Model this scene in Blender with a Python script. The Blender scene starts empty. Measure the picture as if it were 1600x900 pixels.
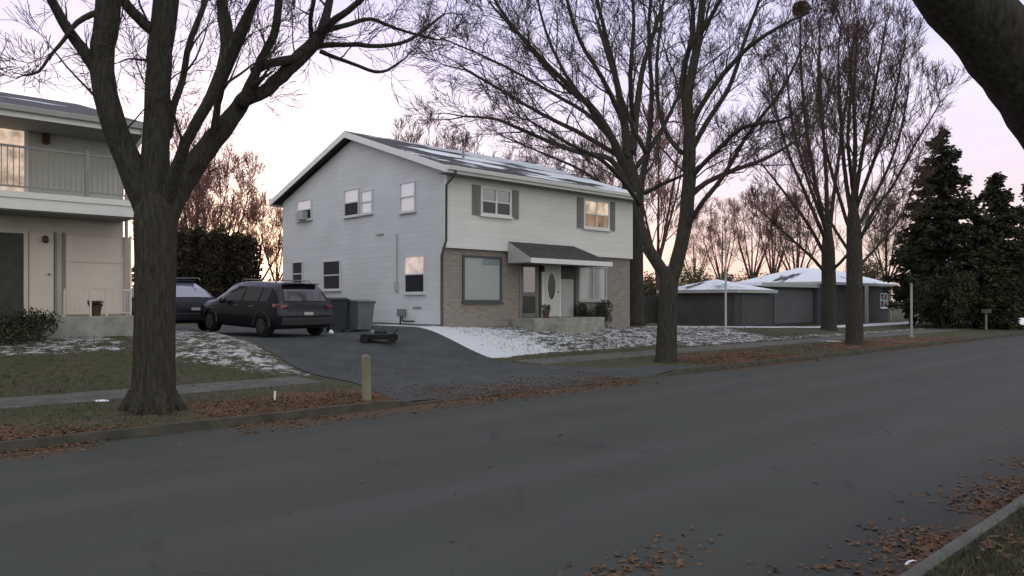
import bpy, math, random
from mathutils import Vector, Matrix, Quaternion, noise as mnoise
random.seed(7)
SC = bpy.context.scene
COL = SC.collection
PI = math.pi
# ---------------------------------------------------------------- frame of the place
# camera at the origin 2 m up looking along +Y; the street runs along U, the houses stand back along N
F, CX, HY, CZ = 1200.0, 800.0, 470.0, 2.0
U = Vector((0.7247, 0.6891, 0)); N = Vector((-0.6891, 0.7247, 0))
PHI = math.atan2(U.y, U.x)
def P(s, t, z=0.0): return Vector((s*U.x + t*N.x, s*U.y + t*N.y, z))
def ST(v): return v.x*U.x + v.y*U.y, v.x*N.x + v.y*N.y
def at(px, py, Y): return Vector(((px-CX)/F*Y, Y, CZ-(py-HY)/F*Y))
def on_front(px, py, t):
    k = (px-CX)/F; Y = t/(k*N.x+N.y)
    return Y*(k*U.x+U.y), CZ-(py-HY)/F*Y
def on_side(px, py, s):
    k = (px-CX)/F; Y = s/(k*U.x+U.y)
    return Y*(k*N.x+N.y), CZ-(py-HY)/F*Y
def sst(a, b, x):
    x = max(0.0, min(1.0, (x-a)/(b-a))); return x*x*(3-2*x)
def win(a, b, f, x): return sst(a-f, a, x)*(1-sst(b, b+f, x))
T0, T1 = 1.86, 12.1                      # the two kerb lines
def zkerb(s): return 0.12-0.095*win(9.0, 17.0, 0.9, s)
def H(s):
    h = 1.15 if s < 10 else 1.15-0.024*(s-14.5) if s > 14.5 else 1.15
    h = max(0.35, min(1.15, h))
    return h-0.22*win(9.4, 14.2, 1.0, s)
def zg(s, t):
    if t <= T0: return 0.12+min(0.25, (T0-t)*0.012)
    if t < T1: return 0.0
    zk = zkerb(s); h = H(s)
    z = zk+(0.21-zk)*sst(T1, 15.0, t)+0.03*sst(15, 16.3, t)
    z += (h-0.24)*sst(16.0, 20.6, t)
    return z

# ---------------------------------------------------------------- node helpers
class NT:
    def __init__(self, tree): self.t = tree; self.n = tree.nodes; self.l = tree.links
    def _set(self, sock, v):
        if v is None: return
        if hasattr(v, 'links') or isinstance(v, bpy.types.NodeSocket): self.l.new(v, sock)
        else: sock.default_value = v
    def new(self, typ, **kw):
        nd = self.n.new(typ)
        for k, v in kw.items(): setattr(nd, k, v)
        return nd
    def math(self, op, a, b=None, c=None, clamp=False):
        nd = self.new('ShaderNodeMath', operation=op, use_clamp=clamp)
        self._set(nd.inputs[0], a); self._set(nd.inputs[1], b)
        if c is not None: self._set(nd.inputs[2], c)
        return nd.outputs[0]
    def mix(self, f, a, b, blend='MIX'):
        nd = self.new('ShaderNodeMix', data_type='RGBA', blend_type=blend)
        self._set(nd.inputs[0], f)
        for i, v in ((6, a), (7, b)):
            if isinstance(v, (tuple, list)): v = (*v[:3], 1)
            self._set(nd.inputs[i], v)
        return nd.outputs[2]
    def noise(self, vec, scale, detail=4, rough=0.55):
        nd = self.new('ShaderNodeTexNoise'); self._set(nd.inputs['Vector'], vec)
        nd.inputs['Scale'].default_value = scale; nd.inputs['Detail'].default_value = detail
        nd.inputs['Roughness'].default_value = rough
        return nd.outputs[0]
    def rng(self, v, a, b, c=0.0, d=1.0, smooth=False):
        nd = self.new('ShaderNodeMapRange', clamp=True)
        if smooth: nd.interpolation_type = 'SMOOTHSTEP'
        self._set(nd.inputs[0], v)
        for i, x in enumerate((a, b, c, d)): nd.inputs[i+1].default_value = x
        return nd.outputs[0]
    def sep(self, v):
        nd = self.new('ShaderNodeSeparateXYZ'); self._set(nd.inputs[0], v); return nd.outputs
    def comb(self, x, y, z):
        nd = self.new('ShaderNodeCombineXYZ')
        for i, v in enumerate((x, y, z)): self._set(nd.inputs[i], v)
        return nd.outputs[0]
    def bump(self, h, strength, dist=0.02):
        nd = self.new('ShaderNodeBump'); nd.inputs['Strength'].default_value = strength
        nd.inputs['Distance'].default_value = dist; self._set(nd.inputs['Height'], h)
        return nd.outputs[0]
def newmat(name):
    m = bpy.data.materials.new(name); m.use_nodes = True
    nt = NT(m.node_tree); bs = m.node_tree.nodes['Principled BSDF']
    co = nt.new('ShaderNodeTexCoord').outputs['Object']
    return m, nt, bs, co
def mat(name, col, rough=0.8, spec=0.3, var=0.25, scale=6.0, bump=0.0, metal=0.0, stretch=None, col2=None, bscale=None, bdist=.02):
    m, nt, bs, co = newmat(name)
    v = co
    if stretch:
        mp = nt.new('ShaderNodeMapping'); mp.inputs['Scale'].default_value = stretch
        nt.l.new(co, mp.inputs[0]); v = mp.outputs[0]
    nz = nt.noise(v, scale, 5, 0.6)
    lo = tuple(c*(1-var) for c in col); hi = col2 or tuple(min(1, c*(1+var)) for c in col)
    f = nt.rng(nz, 0.3, 0.7)
    nt.l.new(nt.mix(f, lo, hi), bs.inputs['Base Color'])
    bs.inputs['Roughness'].default_value = rough; bs.inputs['Specular IOR Level'].default_value = spec
    bs.inputs['Metallic'].default_value = metal
    if bump: nt.l.new(nt.bump(nt.noise(v, bscale or scale*3, 6, 0.65), bump, bdist), bs.inputs['Normal'])
    return m
M = {}
M['bark'] = mat('bark', (0.052, 0.047, 0.038), 0.92, 0.15, 0.5, 5, 1.0, stretch=(5, 5, 0.8), bscale=6, bdist=.06)
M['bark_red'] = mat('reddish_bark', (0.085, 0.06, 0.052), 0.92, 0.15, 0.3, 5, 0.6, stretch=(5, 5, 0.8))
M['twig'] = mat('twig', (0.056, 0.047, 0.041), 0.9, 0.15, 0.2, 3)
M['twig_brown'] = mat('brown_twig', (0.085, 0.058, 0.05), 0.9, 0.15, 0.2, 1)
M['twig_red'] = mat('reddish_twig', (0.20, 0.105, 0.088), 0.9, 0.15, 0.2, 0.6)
M['needle'] = mat('needles', (0.03, 0.035, 0.021), 0.8, 0.2, 0.5, 0.9, col2=(0.052, 0.058, 0.026))
M['shrub'] = mat('shrub_leaves', (0.022, 0.034, 0.016), 0.7, 0.3, 0.4, 2.5, col2=(0.05, 0.062, 0.028))
M['hedge'] = mat('hedge_leaves', (0.04, 0.035, 0.025), 0.85, 0.1, 0.3, 1.2, col2=(0.062, 0.052, 0.037))
M['olive'] = mat('olive_brush', (0.10, 0.088, 0.05), 0.85, 0.2, 0.35, 0.8)
M['far_brush'] = mat('far_brush', (0.12, 0.075, 0.06), 0.9, 0.1, 0.35, 0.25)
M['white_trim'] = mat('white_trim', (0.72, 0.72, 0.7), 0.5, 0.4, 0.05, 2)
M['grey_trim'] = mat('grey_trim', (0.36, 0.37, 0.36), 0.55, 0.4, 0.08, 2)
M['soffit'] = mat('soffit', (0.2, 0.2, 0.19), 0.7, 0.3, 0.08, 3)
M['shutter'] = mat('shutter_paint', (0.2, 0.21, 0.2), 0.6, 0.3, 0.15, 8)
M['concrete'] = mat('concrete', (0.27, 0.265, 0.24), 0.9, 0.2, 0.25, 3, 0.35)
M['cream'] = mat('cream_panel', (0.60, 0.53, 0.465), 0.7, 0.3, 0.07, 1.2)
M['cream2'] = mat('cream_stucco', (0.54, 0.49, 0.42), 0.85, 0.2, 0.10, 1.5, 0.25, bscale=30)
M['dark_door'] = mat('dark_door', (0.03, 0.03, 0.025), 0.5, 0.4, 0.3, 3)
M['black'] = mat('black_plastic', (0.014, 0.016, 0.018), 0.45, 0.4, 0.3, 5)
M['rubber'] = mat('rubber', (0.015, 0.015, 0.015), 0.85, 0.2, 0.3, 8)
M['rail'] = mat('rail_paint', (0.25, 0.25, 0.24), 0.5, 0.4, 0.1, 4)
M['bin_blue'] = mat('bin_blue', (0.014, 0.022, 0.034), 0.5, 0.4, 0.2, 3)
M['bin_grey'] = mat('bin_grey', (0.115, 0.13, 0.14), 0.55, 0.4, 0.15, 3)
M['post_wood'] = mat('post_wood', (0.18, 0.172, 0.115), 0.85, 0.2, 0.25, 8, 0.4, stretch=(1, 1, 0.15))
M['galv'] = mat('galvanised', (0.34, 0.34, 0.32), 0.45, 0.5, 0.1, 4, metal=0.2)
M['snow'] = mat('snow', (0.8, 0.83, 0.88), 0.6, 0.3, 0.04, 2, 0.4, bscale=14)
M['steel'] = mat('steel', (0.22, 0.22, 0.22), 0.45, 0.5, 0.2, 6, metal=0.6)
M['terracotta'] = mat('pot_clay', (0.09, 0.05, 0.04), 0.8, 0.2, 0.2, 8)
M['dark_siding'] = mat('dark_siding', (0.105, 0.105, 0.115), 0.75, 0.3, 0.15, 0.6)
M['charcoal_siding'] = mat('charcoal_siding', (0.07, 0.072, 0.078), 0.75, 0.3, 0.15, 0.6)
M['brown_siding'] = mat('brown_siding', (0.072, 0.068, 0.063), 0.8, 0.2, 0.2, 1)
M['curtain'] = mat('curtain', (0.36, 0.42, 0.42), 0.9, 0.1, 0.12, 1.5, stretch=(9, 9, 0.4))
M['white_door'] = mat('white_door', (0.5, 0.5, 0.49), 0.5, 0.4, 0.06, 2)
M['grey_door'] = mat('grey_door', (0.14, 0.14, 0.14), 0.5, 0.4, 0.15, 2)
M['blind'] = mat('blind', (0.62, 0.6, 0.58), 0.8, 0.2, 0.08, 2, stretch=(0.3, 0.3, 30))
M['screen'] = mat('insect_screen', (0.028, 0.032, 0.036), 0.55, 0.3, 0.2, 4)
M['car_navy'] = mat('car_navy', (0.010, 0.010, 0.016), 0.2, 0.4, 0.06, 2)
M['car_purple'] = mat('car_purple', (0.012, 0.012, 0.026), 0.35, 0.3, 0.06, 2)
M['plate'] = mat('plate', (0.4, 0.4, 0.39), 0.5, 0.4, 0.15, 40)
M['litter'] = mat('dead_leaves', (0.10, 0.06, 0.036), 0.85, 0.2, 0.6, 17, col2=(0.19, 0.11, 0.064))
M['blades'] = mat('grass_blades', (0.062, 0.066, 0.034), 0.8, 0.2, 0.4, 2.0, col2=(0.10, 0.095, 0.055))
M['nest'] = mat('nest_leaves', (0.07, 0.045, 0.03), 0.9, 0.1, 0.4, 8)
M['white_stake'] = mat('white_stake', (0.7, 0.7, 0.68), 0.6, 0.3, 0.1, 5)
def glass(name, base=(0.02, 0.022, 0.026), rough=0.03, ior=2.4):
    m, nt, bs, co = newmat(name)
    bs.inputs['Base Color'].default_value = (*base, 1); bs.inputs['Roughness'].default_value = rough
    bs.inputs['IOR'].default_value = ior; bs.inputs['Specular IOR Level'].default_value = 0.5
    nt.l.new(nt.bump(nt.noise(co, 0.9, 2), 0.06, 0.05), bs.inputs['Normal'])
    return m
M['glass'] = glass('window_glass')
M['glass_low'] = glass('screened_glass', (0.03, 0.034, 0.038), 0.18, 1.45)
M['sky_tinted_glass'] = glass('rear_glass_sky_reflection', (0.15, 0.15, 0.21), 0.12, 2.5)  # pale lavender base paints the sky reflected in the rear window
M['rim_dark'] = mat('dark_rim', (0.05, 0.05, 0.052), 0.4, 0.5, 0.2, 6, metal=0.4)
M['frame_pale'] = mat('pale_frame', (0.56, 0.58, 0.59), 0.5, 0.4, 0.05, 2)
M['frame_dark'] = mat('dark_frame', (0.06, 0.065, 0.065), 0.5, 0.4, 0.1, 2)
M['glass_car'] = glass('car_glass', (0.012, 0.012, 0.015), 0.05, 1.9)
M['glass_blind'] = glass('glass_over_blind', (0.33, 0.35, 0.36), 0.06, 1.8)
M['glass_white'] = glass('blind_and_sky_reflection_glass', (0.80, 0.82, 0.84), 0.05, 2.4)  # white base paints in the bright sky reflection, besides a white blind
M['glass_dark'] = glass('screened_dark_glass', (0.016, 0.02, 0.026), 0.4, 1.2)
M['glass_teal'] = glass('glass_over_curtain', (0.20, 0.25, 0.26), 0.06, 1.7)
def lit(name, col, strength, dark=(0.1, 0.08, 0.05)):
    m, nt, bs, co = newmat(name)
    x = nt.noise(co, 2.2, 3, 0.6)
    f = nt.rng(x, 0.35, 0.62)
    nt.l.new(nt.mix(f, tuple(c*0.35 for c in col), col), bs.inputs['Emission Color'])
    bs.inputs['Base Color'].default_value = (*dark, 1)
    bs.inputs['Emission Strength'].default_value = strength
    bs.inputs['Roughness'].default_value = 0.06; bs.inputs['IOR'].default_value = 1.6
    return m
M['lit_warm'] = lit('lit_window', (1.0, 0.74, 0.56), 0.85)
M['sunset_reflection'] = lit('sunset_reflection_pane', (0.9, 0.66, 0.56), 0.5, (.5,.48,.46))  # emission stands in for sunset glow reflected in one upper sash
M['lit_dim'] = lit('dim_lit_window', (0.75, 0.45, 0.26), 0.35)
M['tail'] = mat('tail_lens', (0.12, 0.014, 0.02), 0.15, 0.6, 0.1, 6)

def siding(name, col, pitch=0.2, grime=0.08):
    m, nt, bs, co = newmat(name)
    x, y, z = nt.sep(co)
    saw = nt.math('FRACT', nt.math('DIVIDE', z, pitch))
    line = nt.rng(saw, 0.0, 0.09, 0.86, 1.0)
    board = nt.math('FLOOR', nt.math('DIVIDE', z, pitch))
    n1 = nt.noise(nt.comb(nt.math('MULTIPLY', x, 0.3), nt.math('MULTIPLY', y, 0.3), board), 1.3, 2)
    n2 = nt.noise(co, 0.5, 5, 0.6)
    f = nt.math('ADD', nt.rng(n1, 0.3, 0.7, -grime*.5, grime*.5), nt.rng(n2, 0.3, 0.7, 1-grime, 1+grime*.6))
    f = nt.math('MULTIPLY', f, line)
    c = nt.mix(1.0, col, nt.comb(f, f, f), 'MULTIPLY')
    nt.l.new(c, bs.inputs['Base Color'])
    bs.inputs['Roughness'].default_value = 0.6; bs.inputs['Specular IOR Level'].default_value = 0.3
    nt.l.new(nt.bump(nt.math('SUBTRACT', 1.0, saw), 0.4, 0.012), bs.inputs['Normal'])
    return m
M['siding_side'] = siding('grey_blue_siding', (0.565, 0.60, 0.605))
M['siding_front'] = siding('pale_siding', (0.70, 0.70, 0.675))
M['siding_left'] = siding('beige_siding', (0.56, 0.55, 0.50))
def brick():
    m, nt, bs, co = newmat('tan_brick')
    x, y, z = nt.sep(co)
    b = nt.new('ShaderNodeTexBrick'); nt.l.new(nt.comb(nt.math('ADD', x, y), z, 0.0), b.inputs['Vector'])
    b.inputs['Scale'].default_value = 1.0; b.inputs['Brick Width'].default_value = 0.23; b.inputs['Row Height'].default_value = 0.075
    b.inputs['Mortar Size'].default_value = 0.008; b.inputs['Bias'].default_value = 0.0
    b.inputs['Color1'].default_value = (0.30, 0.235, 0.19, 1); b.inputs['Color2'].default_value = (0.175, 0.145, 0.122, 1)
    b.inputs['Mortar'].default_value = (0.26, 0.25, 0.24, 1)
    n = nt.noise(co, 1.6, 5)
    nt.l.new(nt.mix(nt.rng(n, 0.4, 0.6, 0.0, 0.65), b.outputs['Color'], (0.22, 0.21, 0.2)), bs.inputs['Base Color'])
    bs.inputs['Roughness'].default_value = 0.9
    nt.l.new(nt.bump(b.outputs['Fac'], -0.5, 0.01), bs.inputs['Normal'])
    return m
M['brick'] = brick()
def shingle(name, snow_lo, snow_hi, grad=False):
    m, nt, bs, co = newmat(name)
    x, y, z = nt.sep(co)
    b = nt.new('ShaderNodeTexBrick'); nt.l.new(nt.comb(x, nt.math('MULTIPLY', y, 1.05), 0.0), b.inputs['Vector'])
    b.inputs['Scale'].default_value = 1.0; b.inputs['Brick Width'].default_value = 0.32; b.inputs['Row Height'].default_value = 0.14
    b.inputs['Mortar Size'].default_value = 0.01
    b.inputs['Color1'].default_value = (0.062, 0.06, 0.06, 1); b.inputs['Color2'].default_value = (0.035, 0.034, 0.034, 1)
    b.inputs['Mortar'].default_value = (0.018, 0.018, 0.018, 1)
    n = nt.noise(nt.comb(nt.math('MULTIPLY', x, 0.45), y, z), 0.55, 6, 0.6)
    if grad: n = nt.math('ADD', n, nt.rng(x, 0.5, 8.0, -0.10, 0.06))
    f = nt.rng(n, snow_lo, snow_hi, smooth=True)
    nt.l.new(nt.mix(f, b.outputs['Color'], (0.74, 0.78, 0.84)), bs.inputs['Base Color'])
    bs.inputs['Roughness'].default_value = 0.85
    nt.l.new(nt.bump(nt.math('ADD', b.outputs['Fac'], nt.math('MULTIPLY', f, -2.0)), -0.4, 0.012), bs.inputs['Normal'])
    return m
M['roof_snowy'] = shingle('shingles_patchy_snow', 0.46, 0.52, True)
M['roof_light_snow'] = shingle('shingles_little_snow', 0.62, 0.70)
M['roof_bare'] = shingle('shingles_bare', 0.95, 0.99)
M['roof_grey_snow'] = shingle('shingles_thin_snow', 0.36, 0.44)
M['roof_white'] = shingle('shingles_snow_covered', 0.30, 0.42)

def ground_mat():
    m, nt, bs, co = newmat('lawn_with_snow_and_leaves')
    s, t, z = nt.sep(co)
    def bx(v, a, b, f):
        return nt.math('MULTIPLY', nt.rng(v, a-f, a+f, smooth=True), nt.rng(v, b-f, b+f, 1.0, 0.0, smooth=True))
    def mul(*a):
        r = a[0]
        for q in a[1:]: r = nt.math('MULTIPLY', r, q)
        return r
    n_f = nt.noise(co, 9, 6, 0.7); n_m = nt.noise(co, 1.4, 5, 0.6); n_l = nt.noise(co, 0.35, 3, 0.5)
    g = nt.mix(nt.rng(n_f, 0.3, 0.7), (0.032, 0.038, 0.017), (0.088, 0.086, 0.05))
    g = nt.mix(nt.math('MULTIPLY', nt.rng(n_m, 0.42, 0.62), nt.rng(t, 1.0, 4.0, .35, 1.0)), g, nt.mix(nt.rng(n_f, 0.35, 0.65), (0.05, 0.048, 0.03), (0.10, 0.09, 0.062)))
    # fallen leaves drifted against the kerbs
    lv = nt.mix(nt.rng(nt.noise(co, 22, 3, 0.7), 0.35, 0.65), (0.065, 0.037, 0.023), (0.17, 0.098, 0.06))
    band = nt.math('MAXIMUM', mul(bx(t, 12.0, 13.6, 0.5), bx(s, -6.0, 2.6, 1.0)), mul(bx(t, 11.6, 13.9, 0.5), bx(s, 4.8, 14.2, 0.8)))
    band = nt.math('MAXIMUM', band, mul(bx(t, 12.0, 14.6, 0.6), bx(s, 20.5, 25.5, 0.8)))
    band = nt.math('MAXIMUM', band, mul(bx(t, 12.0, 14.4, 0.8), bx(s, 30.0, 42.0, 2.0)))
    band = nt.math('MAXIMUM', band, mul(bx(t, 1.62, 2.2, 0.15), bx(s, -20.0, 60.0, 1.0), 0.45))
    lf = nt.rng(nt.math('ADD', band, nt.math('MULTIPLY', nt.math('SUBTRACT', n_m, 0.5), 1.4)), 0.38, 0.72)
    lf = nt.math('MULTIPLY', lf, nt.rng(n_f, 0.3, 0.45, 0.35, 1.0))
    c = nt.mix(lf, g, lv)
    # lying snow
    a = mul(bx(s, 15.0, 27.0, 0.35), bx(t, 16.7, 24.0, 0.5))
    a = mul(a, nt.rng(s, 15.6, 19.0, 0.78, 0.535))
    a2 = mul(bx(s, 24.0, 34.0, 1.5), bx(t, 16.2, 21.0, 0.6), 0.53)
    b1 = mul(bx(s, -14.0, 6.3, 0.8), bx(t, 18.6, 20.9, 0.4), 0.525)
    b2 = mul(bx(s, 5.9, 9.25, 0.35), bx(nt.math('ADD', t, nt.math('MULTIPLY', s, .75)), 22.6, 29.5, 0.8), 0.525)
    d = mul(bx(s, 28.0, 90.0, 3.0), bx(t, 20.0, 22.6, 0.5), 0.72)
    e = mul(bx(s, 27.0, 90.0, 3.0), bx(t, 16.4, 17.6, 0.3), 0.5)
    f0 = a
    for q in (a2, b1, b2, d, e): f0 = nt.math('MAXIMUM', f0, q)
    sn_n = nt.math('ADD', nt.math('MULTIPLY', nt.noise(nt.comb(s, nt.math('MULTIPLY', t, 1.8), z), 2.2, 6, 0.72), .55), nt.math('MULTIPLY', nt.noise(nt.comb(s, nt.math('MULTIPLY', t, 1.7), z), 7.5, 4, 0.7), .45))
    th = nt.math('SUBTRACT', f0, nt.math('MULTIPLY', sn_n, 1.0))
    sf = nt.rng(th, 0.0, 0.07, smooth=True)
    sf = nt.math('MULTIPLY', sf, nt.rng(f0, 0.03, 0.2))
    c = nt.mix(sf, c, nt.mix(nt.rng(s, 9.0, 14.0), (0.45, 0.455, 0.45), (0.58, 0.60, 0.63)))
    nt.l.new(c, bs.inputs['Base Color'])
    bs.inputs['Roughness'].default_value = 0.95; bs.inputs['Specular IOR Level'].default_value = 0.15
    hgt = nt.math('ADD', nt.math('MULTIPLY', n_f, 0.6), nt.math('MULTIPLY', sf, 0.7))
    nt.l.new(nt.bump(hgt, 0.8, 0.05), bs.inputs['Normal'])
    return m
M['ground'] = ground_mat()
def road_mat():
    m, nt, bs, co = newmat('worn_asphalt')
    s, t, z = nt.sep(co)
    def bxr(v, a, b, f): return nt.math('MULTIPLY', nt.rng(v, a-f, a+f, smooth=True), nt.rng(v, b-f, b+f, 1.0, 0.0, smooth=True))
    n1 = nt.noise(co, 60, 3, 0.7); n2 = nt.noise(co, 0.7, 5, 0.6); n3 = nt.noise(nt.comb(nt.math('MULTIPLY', s, 0.15), t, z), 0.9, 4)
    c = nt.mix(nt.rng(n1, 0.3, 0.7), (0.036, 0.040, 0.034), (0.074, 0.080, 0.069))
    c = nt.mix(nt.rng(n2, 0.35, 0.7, 0.0, 0.45), c, (0.047, 0.047, 0.044))
    c = nt.mix(nt.rng(n3, 0.5, 0.7, 0.0, 0.4), c, (0.072, 0.074, 0.071))
    lane = nt.math('MAXIMUM', bxr(t, 4.2, 5.0, .35), nt.math('MAXIMUM', bxr(t, 5.9, 6.6, .35), nt.math('MAXIMUM', bxr(t, 8.0, 8.7, .35), bxr(t, 9.6, 10.3, .35))))
    c = nt.mix(nt.math('MULTIPLY', lane, nt.rng(n3, .3, .6, .1, .35)), c, (0.078, 0.081, 0.076))
    near = nt.math('MULTIPLY', nt.rng(t, 2.3, 3.3, 1.0, 0.0, smooth=True), 0.55)
    c = nt.mix(near, c, (0.03, 0.03, 0.03))
    # hairline cracks sealed with tar
    v = nt.new('ShaderNodeTexVoronoi', feature='DISTANCE_TO_EDGE'); v.inputs['Scale'].default_value = 0.28
    wob = nt.new('ShaderNodeVectorMath', operation='ADD'); nt.l.new(co, wob.inputs[0])
    nn = nt.new('ShaderNodeTexNoise'); nn.inputs['Scale'].default_value = 1.2; nt.l.new(co, nn.inputs['Vector'])
    nt.l.new(nn.outputs['Color'], wob.inputs[1]); nt.l.new(wob.outputs[0], v.inputs['Vector'])
    cr = nt.math('MULTIPLY', nt.rng(v.outputs[0], 0.004, 0.012, 0.42, 0.0), nt.rng(n2, 0.45, 0.6))
    c = nt.mix(cr, c, (0.03, 0.03, 0.03))
    lb = nt.math('MAXIMUM', nt.math('MULTIPLY', bxr(t, 11.3, 13, .45), nt.math('MAXIMUM', bxr(s, -8, 3.2, .8), bxr(s, 5.0, 15.5, 1.2))), nt.math('MULTIPLY', bxr(t, 11.5, 13, .35), nt.math('MAXIMUM', bxr(s, 20, 26, .8), bxr(s, 30, 44, 2))))
    lb = nt.math('MAXIMUM', lb, nt.math('MULTIPLY', bxr(t, 0, 2.25, .3), .9))
    lb = nt.rng(nt.math('ADD', lb, nt.math('MULTIPLY', nt.math('SUBTRACT', nt.noise(co, 2.2, 5, .7), .5), 1.5)), .4, .8)
    lb = nt.math('MULTIPLY', lb, nt.rng(nt.noise(co, 30, 3, .7), .3, .5, .3, .85))
    c = nt.mix(lb, c, nt.mix(nt.rng(nt.noise(co, 26, 3, .7), .35, .65), (0.055, 0.034, 0.022), (0.13, 0.075, 0.046)))
    nt.l.new(c, bs.inputs['Base Color'])
    bs.inputs['Roughness'].default_value = 0.88; bs.inputs['Specular IOR Level'].default_value = 0.2
    nt.l.new(nt.bump(n1, 0.35, 0.01), bs.inputs['Normal'])
    return m
M['road'] = road_mat()
M['drive'] = mat('driveway_asphalt', (0.06, 0.065, 0.066), 0.9, 0.2, 0.22, 1.2, 0.4, bscale=40)
M['walk'] = mat('sidewalk_concrete', (0.105, 0.105, 0.094), 0.92, 0.2, 0.3, 2.2, 0.3, bscale=30)
M['kerb'] = mat('kerb_concrete', (0.062, 0.058, 0.046), 0.92, 0.2, 0.35, 3, 0.4, bscale=25)

# ---------------------------------------------------------------- mesh helpers
class MB:
    def __init__(self): self.v = []; self.f = []
    def add(self, vs, fs):
        o = len(self.v); self.v.extend([tuple(q) for q in vs]); self.f.extend([tuple(i+o for i in f) for f in fs]); return self
    def box(self, x0, x1, y0, y1, z0, z1):
        if x1 < x0: x0, x1 = x1, x0
        if y1 < y0: y0, y1 = y1, y0
        if z1 < z0: z0, z1 = z1, z0
        return self.add([(x0,y0,z0),(x1,y0,z0),(x1,y1,z0),(x0,y1,z0),(x0,y0,z1),(x1,y0,z1),(x1,y1,z1),(x0,y1,z1)],
                 [(0,3,2,1),(4,5,6,7),(0,1,5,4),(1,2,6,5),(2,3,7,6),(3,0,4,7)])
    def prism(self, poly, d):            # poly: 3D points, extruded by vector d
        n = len(poly); a = [Vector(p) for p in poly]; b = [p+Vector(d) for p in a]
        return self.add(a+b, [tuple(range(n-1, -1, -1)), tuple(range(n, 2*n))]+[(i, (i+1)%n, n+(i+1)%n, n+i) for i in range(n)])
    def tube(self, pts, rad, sides=6, cap=True):
        pts = [Vector(p) for p in pts]; n = len(pts)
        if not isinstance(rad, (list, tuple)): rad = [rad]*n
        t = (pts[1]-pts[0]).normalized()
        x = t.orthogonal().normalized(); o = len(self.v)
        for i, p in enumerate(pts):
            t2 = (pts[min(i+1, n-1)]-pts[max(i-1, 0)])
            if t2.length > 1e-9:
                t2.normalize(); x = x-t2*x.dot(t2)
                x = x.normalized() if x.length > 1e-6 else t2.orthogonal().normalized()
            else: t2 = t
            y = t2.cross(x); t = t2
            for k in range(sides):
                a = 2*PI*k/sides
                q = p+(x*math.cos(a)+y*math.sin(a))*rad[i]
                self.v.append((q.x, q.y, q.z))
        for i in range(n-1):
            for k in range(sides):
                k2 = (k+1) % sides
                self.f.append((o+i*sides+k, o+i*sides+k2, o+(i+1)*sides+k2, o+(i+1)*sides+k))
        if cap:
            self.f.append(tuple(o+k for k in range(sides-1, -1, -1)))
            self.f.append(tuple(o+(n-1)*sides+k for k in range(sides)))
        return self
    def lathe(self, prof, c=(0,0,0), sides=20, axis='z'):
        c = Vector(c); o = len(self.v)
        for r, h in prof:
            for k in range(sides):
                a = 2*PI*k/sides; q = (r*math.cos(a), r*math.sin(a), h)
                if axis == 'y': q = (q[0], q[2], q[1])
                if axis == 'x': q = (q[2], q[0], q[1])
                self.v.append((c.x+q[0], c.y+q[1], c.z+q[2]))
        for i in range(len(prof)-1):
            for k in range(sides):
                k2 = (k+1) % sides
                self.f.append((o+i*sides+k, o+i*sides+k2, o+(i+1)*sides+k2, o+(i+1)*sides+k))
        self.f.append(tuple(o+k for k in range(sides-1, -1, -1))); self.f.append(tuple(o+(len(prof)-1)*sides+k for k in range(sides)))
        return self
    def leaf(self, p, size, aspect=0.5):  # one small leaf-shaped face with a random attitude
        a = Vector((random.gauss(0,1), random.gauss(0,1), random.gauss(0,1))).normalized()
        b = a.orthogonal().normalized(); b.rotate(Quaternion(a, random.uniform(0, 2*PI)))
        p = Vector(p); h = a*size*0.5; w = b*size*aspect*0.5
        self.add([p-h, p+w, p+h, p-w], [(0,1,2,3)])
    def build(self, name, m, parent=None, smooth=False, bevel=0):
        me = bpy.data.meshes.new(name); me.from_pydata(self.v, [], self.f); me.update()
        me.materials.append(M[m] if isinstance(m, str) else m)
        if smooth: me.polygons.foreach_set('use_smooth', [True]*len(me.polygons))
        o = bpy.data.objects.new(name, me); COL.objects.link(o)
        if parent is not None: o.parent = parent
        if bevel:
            b = o.modifiers.new('edge', 'BEVEL'); b.width = bevel; b.segments = 2; b.limit_method = 'ANGLE'
        return o
def thing(name, label, cat, loc=(0,0,0), rz=0.0, group=None):
    o = bpy.data.objects.new(name, None); COL.objects.link(o)
    o.location = loc; o.rotation_euler = (0, 0, rz); o.empty_display_size = 0.2
    return tag(o, label, cat, group)
def tag(o, label, cat, group=None):
    o['label'] = label; o['category'] = cat
    if group: o['group'] = group
    return o
def setting(o, kind='structure', label=None, cat=None):
    o['kind'] = kind
    if label: o['label'] = label; o['category'] = cat
    return o
def copy_thing(o, loc, rz, sc, label):
    c = o.copy(); COL.objects.link(c); c.location = loc; c.rotation_euler = (0, 0, rz); c.scale = sc; c['label'] = label
    for ch in list(o.children):
        d = ch.copy(); COL.objects.link(d); d.parent = c
    return c

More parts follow.
